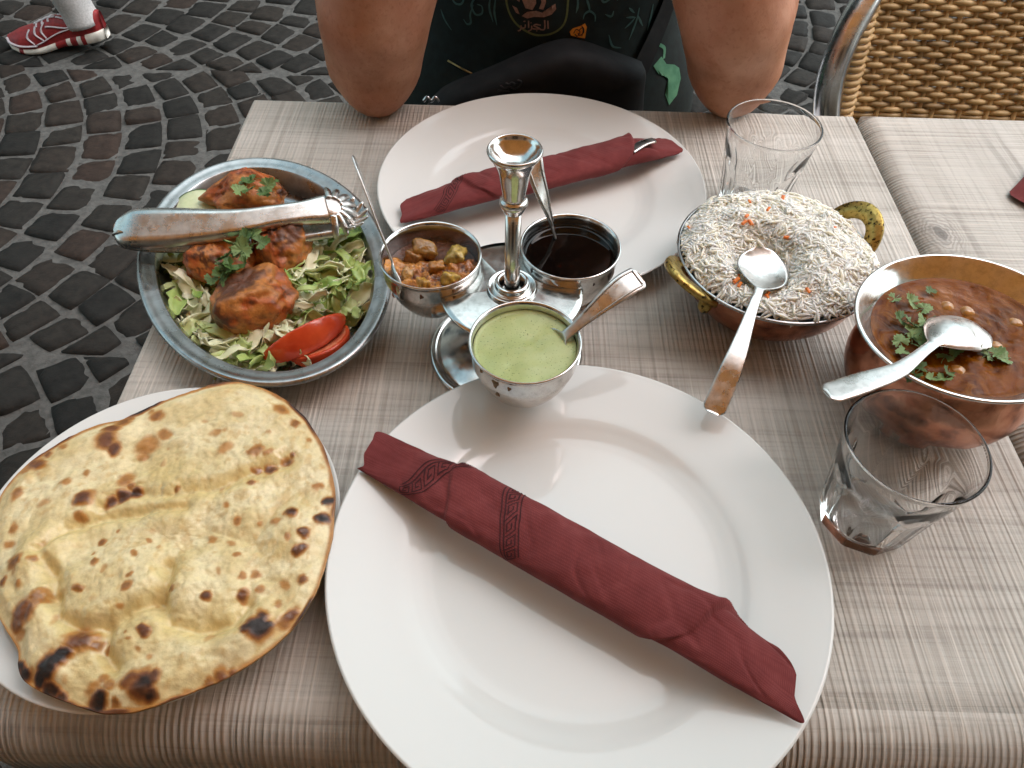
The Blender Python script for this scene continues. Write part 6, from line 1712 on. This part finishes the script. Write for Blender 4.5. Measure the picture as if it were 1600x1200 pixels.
# ------------------------------------------------------------------ passer-by with red shoe
HEEL = Vector((-1.262, 2.125, 0.0)); PW = (-1.40, 2.12, 0)
walker = thing('person', 'passer-by walking on the cobbles in a red running shoe and grey sock', 'person', PW)
def shoe(side, heel, ang, lift, par):
    """length 0.30 along +x from heel to toe, then turned"""
    xs = np.linspace(0, 0.300, 46)
    def prof(x):
        hw = np.interp(x, [0, 0.015, 0.06, 0.12, 0.20, 0.255, 0.288, 0.300], [0.012, 0.028, 0.036, 0.036, 0.047, 0.045, 0.028, 0.010])
        top = np.interp(x, [0, 0.012, 0.04, 0.075, 0.105, 0.135, 0.18, 0.225, 0.262, 0.290, 0.300], [0.090, 0.108, 0.096, 0.078, 0.084, 0.096, 0.082, 0.066, 0.058, 0.046, 0.034])
        bot = np.interp(x, [0, 0.05, 0.12, 0.16, 0.21, 0.27, 0.300], [0.018+lift, 0.010+lift*0.85, 0.014+lift*0.5, 0.008+lift*0.2, 0.0, 0.002, 0.014])
        sole = bot+np.interp(x, [0, 0.05, 0.12, 0.2, 0.3], [0.030, 0.030, 0.020, 0.018, 0.014])
        return hw, top+np.interp(x, [0, 0.2], [lift*0.9, 0]), bot, sole
    c, s = math.cos(ang), math.sin(ang)
    def world(x, y, z): return np.stack([heel[0]+x*c-y*s, heel[1]+x*s+y*c, z], -1)
    hw, top, bot, sole = prof(xs)
    k = np.ones(9)/9
    sm = lambda v: np.convolve(np.r_[np.full(4, v[0]), v, np.full(4, v[-1])], k, 'valid')
    top, bot, sole = sm(top), sm(bot), sm(sole)
    ph = np.linspace(0, np.pi, 25)
    def upper(i, p, off=0.0):
        h = top[i]-sole[i]+0.004
        return (hw[i]+off)*np.sign(np.cos(p))*np.abs(np.cos(p))**0.75, sole[i]-0.004+(h+off)*np.sin(p)**0.85
    sh = par
    rows = []
    for i in range(46):
        y, z = upper(i, ph); rows.append(world(np.full(25, xs[i]), y, z))
    V = np.concatenate(rows); F = grid_faces(46, 25).tolist(); F += [[j for j in range(25)][::-1], [45*25+j for j in range(25)]]
    up_ = mk('shoe', V, F, M['shoe_red'], parent=par)
    rows = []
    for i in range(46):
        w = hw[i]+0.004
        sec = [(w-0.004, bot[i]), (w, bot[i]+0.004), (w+0.001, sole[i]-0.006), (w-0.003, sole[i]), (-w+0.003, sole[i]), (-w-0.001, sole[i]-0.006), (-w, bot[i]+0.004), (-w+0.004, bot[i])]
        rows.append(world(np.full(8, xs[i]), A([q[0] for q in sec]), A([q[1] for q in sec])))
    V = np.concatenate(rows); F = grid_faces(46, 8, cv=True).tolist(); F += [[j for j in range(8)][::-1], [45*8+j for j in range(8)]]
    # white sole with red gaps towards the heel
    fm = np.zeros(len(F), int)
    for q in range(45*8):
        i = q//8
        if 8 <= i <= 9 or 12 <= i <= 14 or 17 <= i <= 21 or 37 <= i <= 38: fm[q] = 1
    mk('sole', V, F, [M['sole'], M['shoe_red']], parent=up_, fmat=fm)
    def overlay(pts, r=0.0032, mat='shoe_pale', name='overlay_stripe'):
        pts = catmull(pts, 30); P = []
        for (x, p) in pts:
            i = np.clip(x/0.300*45, 0, 44.99); i0 = int(i); f_ = i-i0
            y0, z0 = upper(i0, np.array(p), 0.0008); y1, z1 = upper(min(i0+1, 45), np.array(p), 0.0008)
            P.append(world(np.array(xs[0]+x), np.array(y0*(1-f_)+y1*f_), np.array(z0*(1-f_)+z1*f_)))
        V, F = tube(np.array(P), r*1.35, 6, flat=0.4); mk(name, V, F, M[mat], parent=up_)
    for sd in (0, 1):
        g = (lambda p: p) if not sd else (lambda p: math.pi-p)
        overlay([(0.040, g(1.25)), (0.060, g(0.85)), (0.10, g(0.50)), (0.15, g(0.30)), (0.20, g(0.18))])
        overlay([(0.030, g(1.15)), (0.055, g(0.70)), (0.085, g(0.40))]); overlay([(0.045, g(1.3)), (0.075, g(0.80)), (0.11, g(0.62)), (0.16, g(0.85))])
        overlay([(0.165, g(1.20)), (0.175, g(0.75)), (0.165, g(0.30))], 0.0026); overlay([(0.195, g(1.20)), (0.195, g(0.70)), (0.175, g(0.25))], 0.0026)
        overlay([(0.215, g(1.15)), (0.222, g(0.65)), (0.205, g(0.22))], 0.0026); overlay([(0.20, g(0.15)), (0.25, g(0.22)), (0.285, g(0.35)), (0.297, g(0.8))], 0.0045)
        overlay([(0.020, g(1.35)), (0.045, g(1.45)), (0.075, g(1.40)), (0.105, g(1.35)), (0.130, g(1.45))], 0.0034)
    overlay([(0.135, 1.5), (0.165, 1.55), (0.205, 1.57)], 0.0050, 'shoe_pale', 'lace')
    for x in (0.150, 0.170, 0.190): overlay([(x, 1.1), (x+0.004, 1.57), (x, 2.05)], 0.0024, 'shoe_pale', 'lace')
    return up_
shoe(-1, HEEL, math.pi+0.05, 0.020, walker)
shoe(1, (-2.05, 2.30, 0), math.pi+0.05, 0.0, walker)
ank = A([-1.318, 2.122, 0.110])
f = Field((-2.5, 1.78, 0.05), (-0.95, 2.62, 1.84), 0.014)
HIP = A([-1.72, 2.20, 0.93])
f.path([ank-A([0.0, 0, 0.03]), ank, ank+A([-0.03, 0.0, 0.16]), (-1.40, 2.13, 0.50), HIP+A([0.0, -0.09, 0])], [0.031, 0.031, 0.050, 0.055, 0.085], 0.03)
f.path([(-2.11, 2.297, 0.08), (-2.11, 2.297, 0.12), (-2.07, 2.29, 0.27), (-1.96, 2.28, 0.51), HIP+A([0.0, 0.09, 0])], [0.034, 0.034, 0.050, 0.055, 0.085], 0.03)
f.cap(HIP, HIP+A([-0.02, 0, 0.45]), 0.125, 0.135, 0.06); f.cap(HIP+A([-0.03, -0.14, 0.50]), HIP+A([-0.03, 0.14, 0.50]), 0.075, 0.075, 0.06)
f.path([HIP+A([-0.03, -0.19, 0.50]), HIP+A([0.06, -0.23, 0.22]), HIP+A([-0.08, -0.22, 0.0])], [0.055, 0.042, 0.030], 0.03)
f.path([HIP+A([-0.03, 0.19, 0.50]), HIP+A([-0.10, 0.23, 0.22]), HIP+A([-0.24, 0.22, 0.04])], [0.055, 0.042, 0.030], 0.03)
for sg, wr in ((-1, HIP+A([-0.08, -0.22, 0.0])), (1, HIP+A([-0.24, 0.22, 0.04]))):
    f.cap(wr, wr+A([-0.02, 0, -0.08]), 0.028, 0.034, 0.02)
    for k in range(4): f.path([wr+A([-0.045+0.02*k, 0, -0.09]), wr+A([-0.050+0.02*k, -sg*0.01, -0.135]), wr+A([-0.045+0.02*k, -sg*0.03, -0.160])], [0.0105, 0.0100, 0.009], 0.004)
    f.path([wr+A([-0.04, 0, -0.04]), wr+A([-0.07, -sg*0.01, -0.075])], [0.013, 0.010], 0.008)
hd = HIP+A([-0.06, 0, 0.76]); f.cap(HIP+A([-0.03, 0, 0.52]), hd-A([0, 0, 0.06]), 0.058, 0.055, 0.04); f.cap(hd+A([0.01, 0, 0.03]), hd+A([-0.03, 0, -0.05]), 0.095, 0.06, 0.03); f.cap(hd+A([-0.088, 0, 0.0]), hd+A([-0.095, 0, -0.02]), 0.014, 0.016, 0.012)
V, F = f.mesh(); mk('body', V, F, M['skin'], parent=walker)
f = Field((-2.3, 1.85, 0.30), (-1.2, 2.55, 1.62), 0.016)
f.cap((-1.40, 2.13, 0.52), HIP+A([0.0, -0.09, 0]), 0.075, 0.105, 0.03); f.cap((-1.96, 2.28, 0.53), HIP+A([0.0, 0.09, 0]), 0.075, 0.105, 0.03); f.cap(HIP, HIP+A([0, 0, 0.10]), 0.142, 0.145, 0.05)
V, F = f.mesh(); mk('shorts', V, F, M['trouser'], parent=walker)
f = Field(HIP-A([0.35, 0.4, 0.0]), HIP+A([0.30, 0.4, 0.68]), 0.016)
f.cap(HIP+A([0, 0, 0.08]), HIP+A([-0.02, 0, 0.45]), 0.150, 0.150, 0.06); f.cap(HIP+A([-0.03, -0.17, 0.50]), HIP+A([-0.03, 0.17, 0.50]), 0.088, 0.088, 0.06)
V, F = f.mesh(); mk('shirt', V, F, M['white_cloth'], parent=walker)
for (a, b) in ((ank-A([0, 0, 0.035]), ank+A([-0.022, 0.0, 0.11])), (A([-2.11, 2.297, 0.075]), A([-2.085, 2.293, 0.21]))):
    p = np.linspace(0, 1, 14)[:, None]; P = a*(1-p)+b*p
    V, F = tube(P, np.interp(p[:, 0], [0, 0.3, 1], [0.050, 0.048, 0.058]), 20); mk('sock', V, F, M['sock'], parent=walker)
print('objects', len(bpy.data.objects))
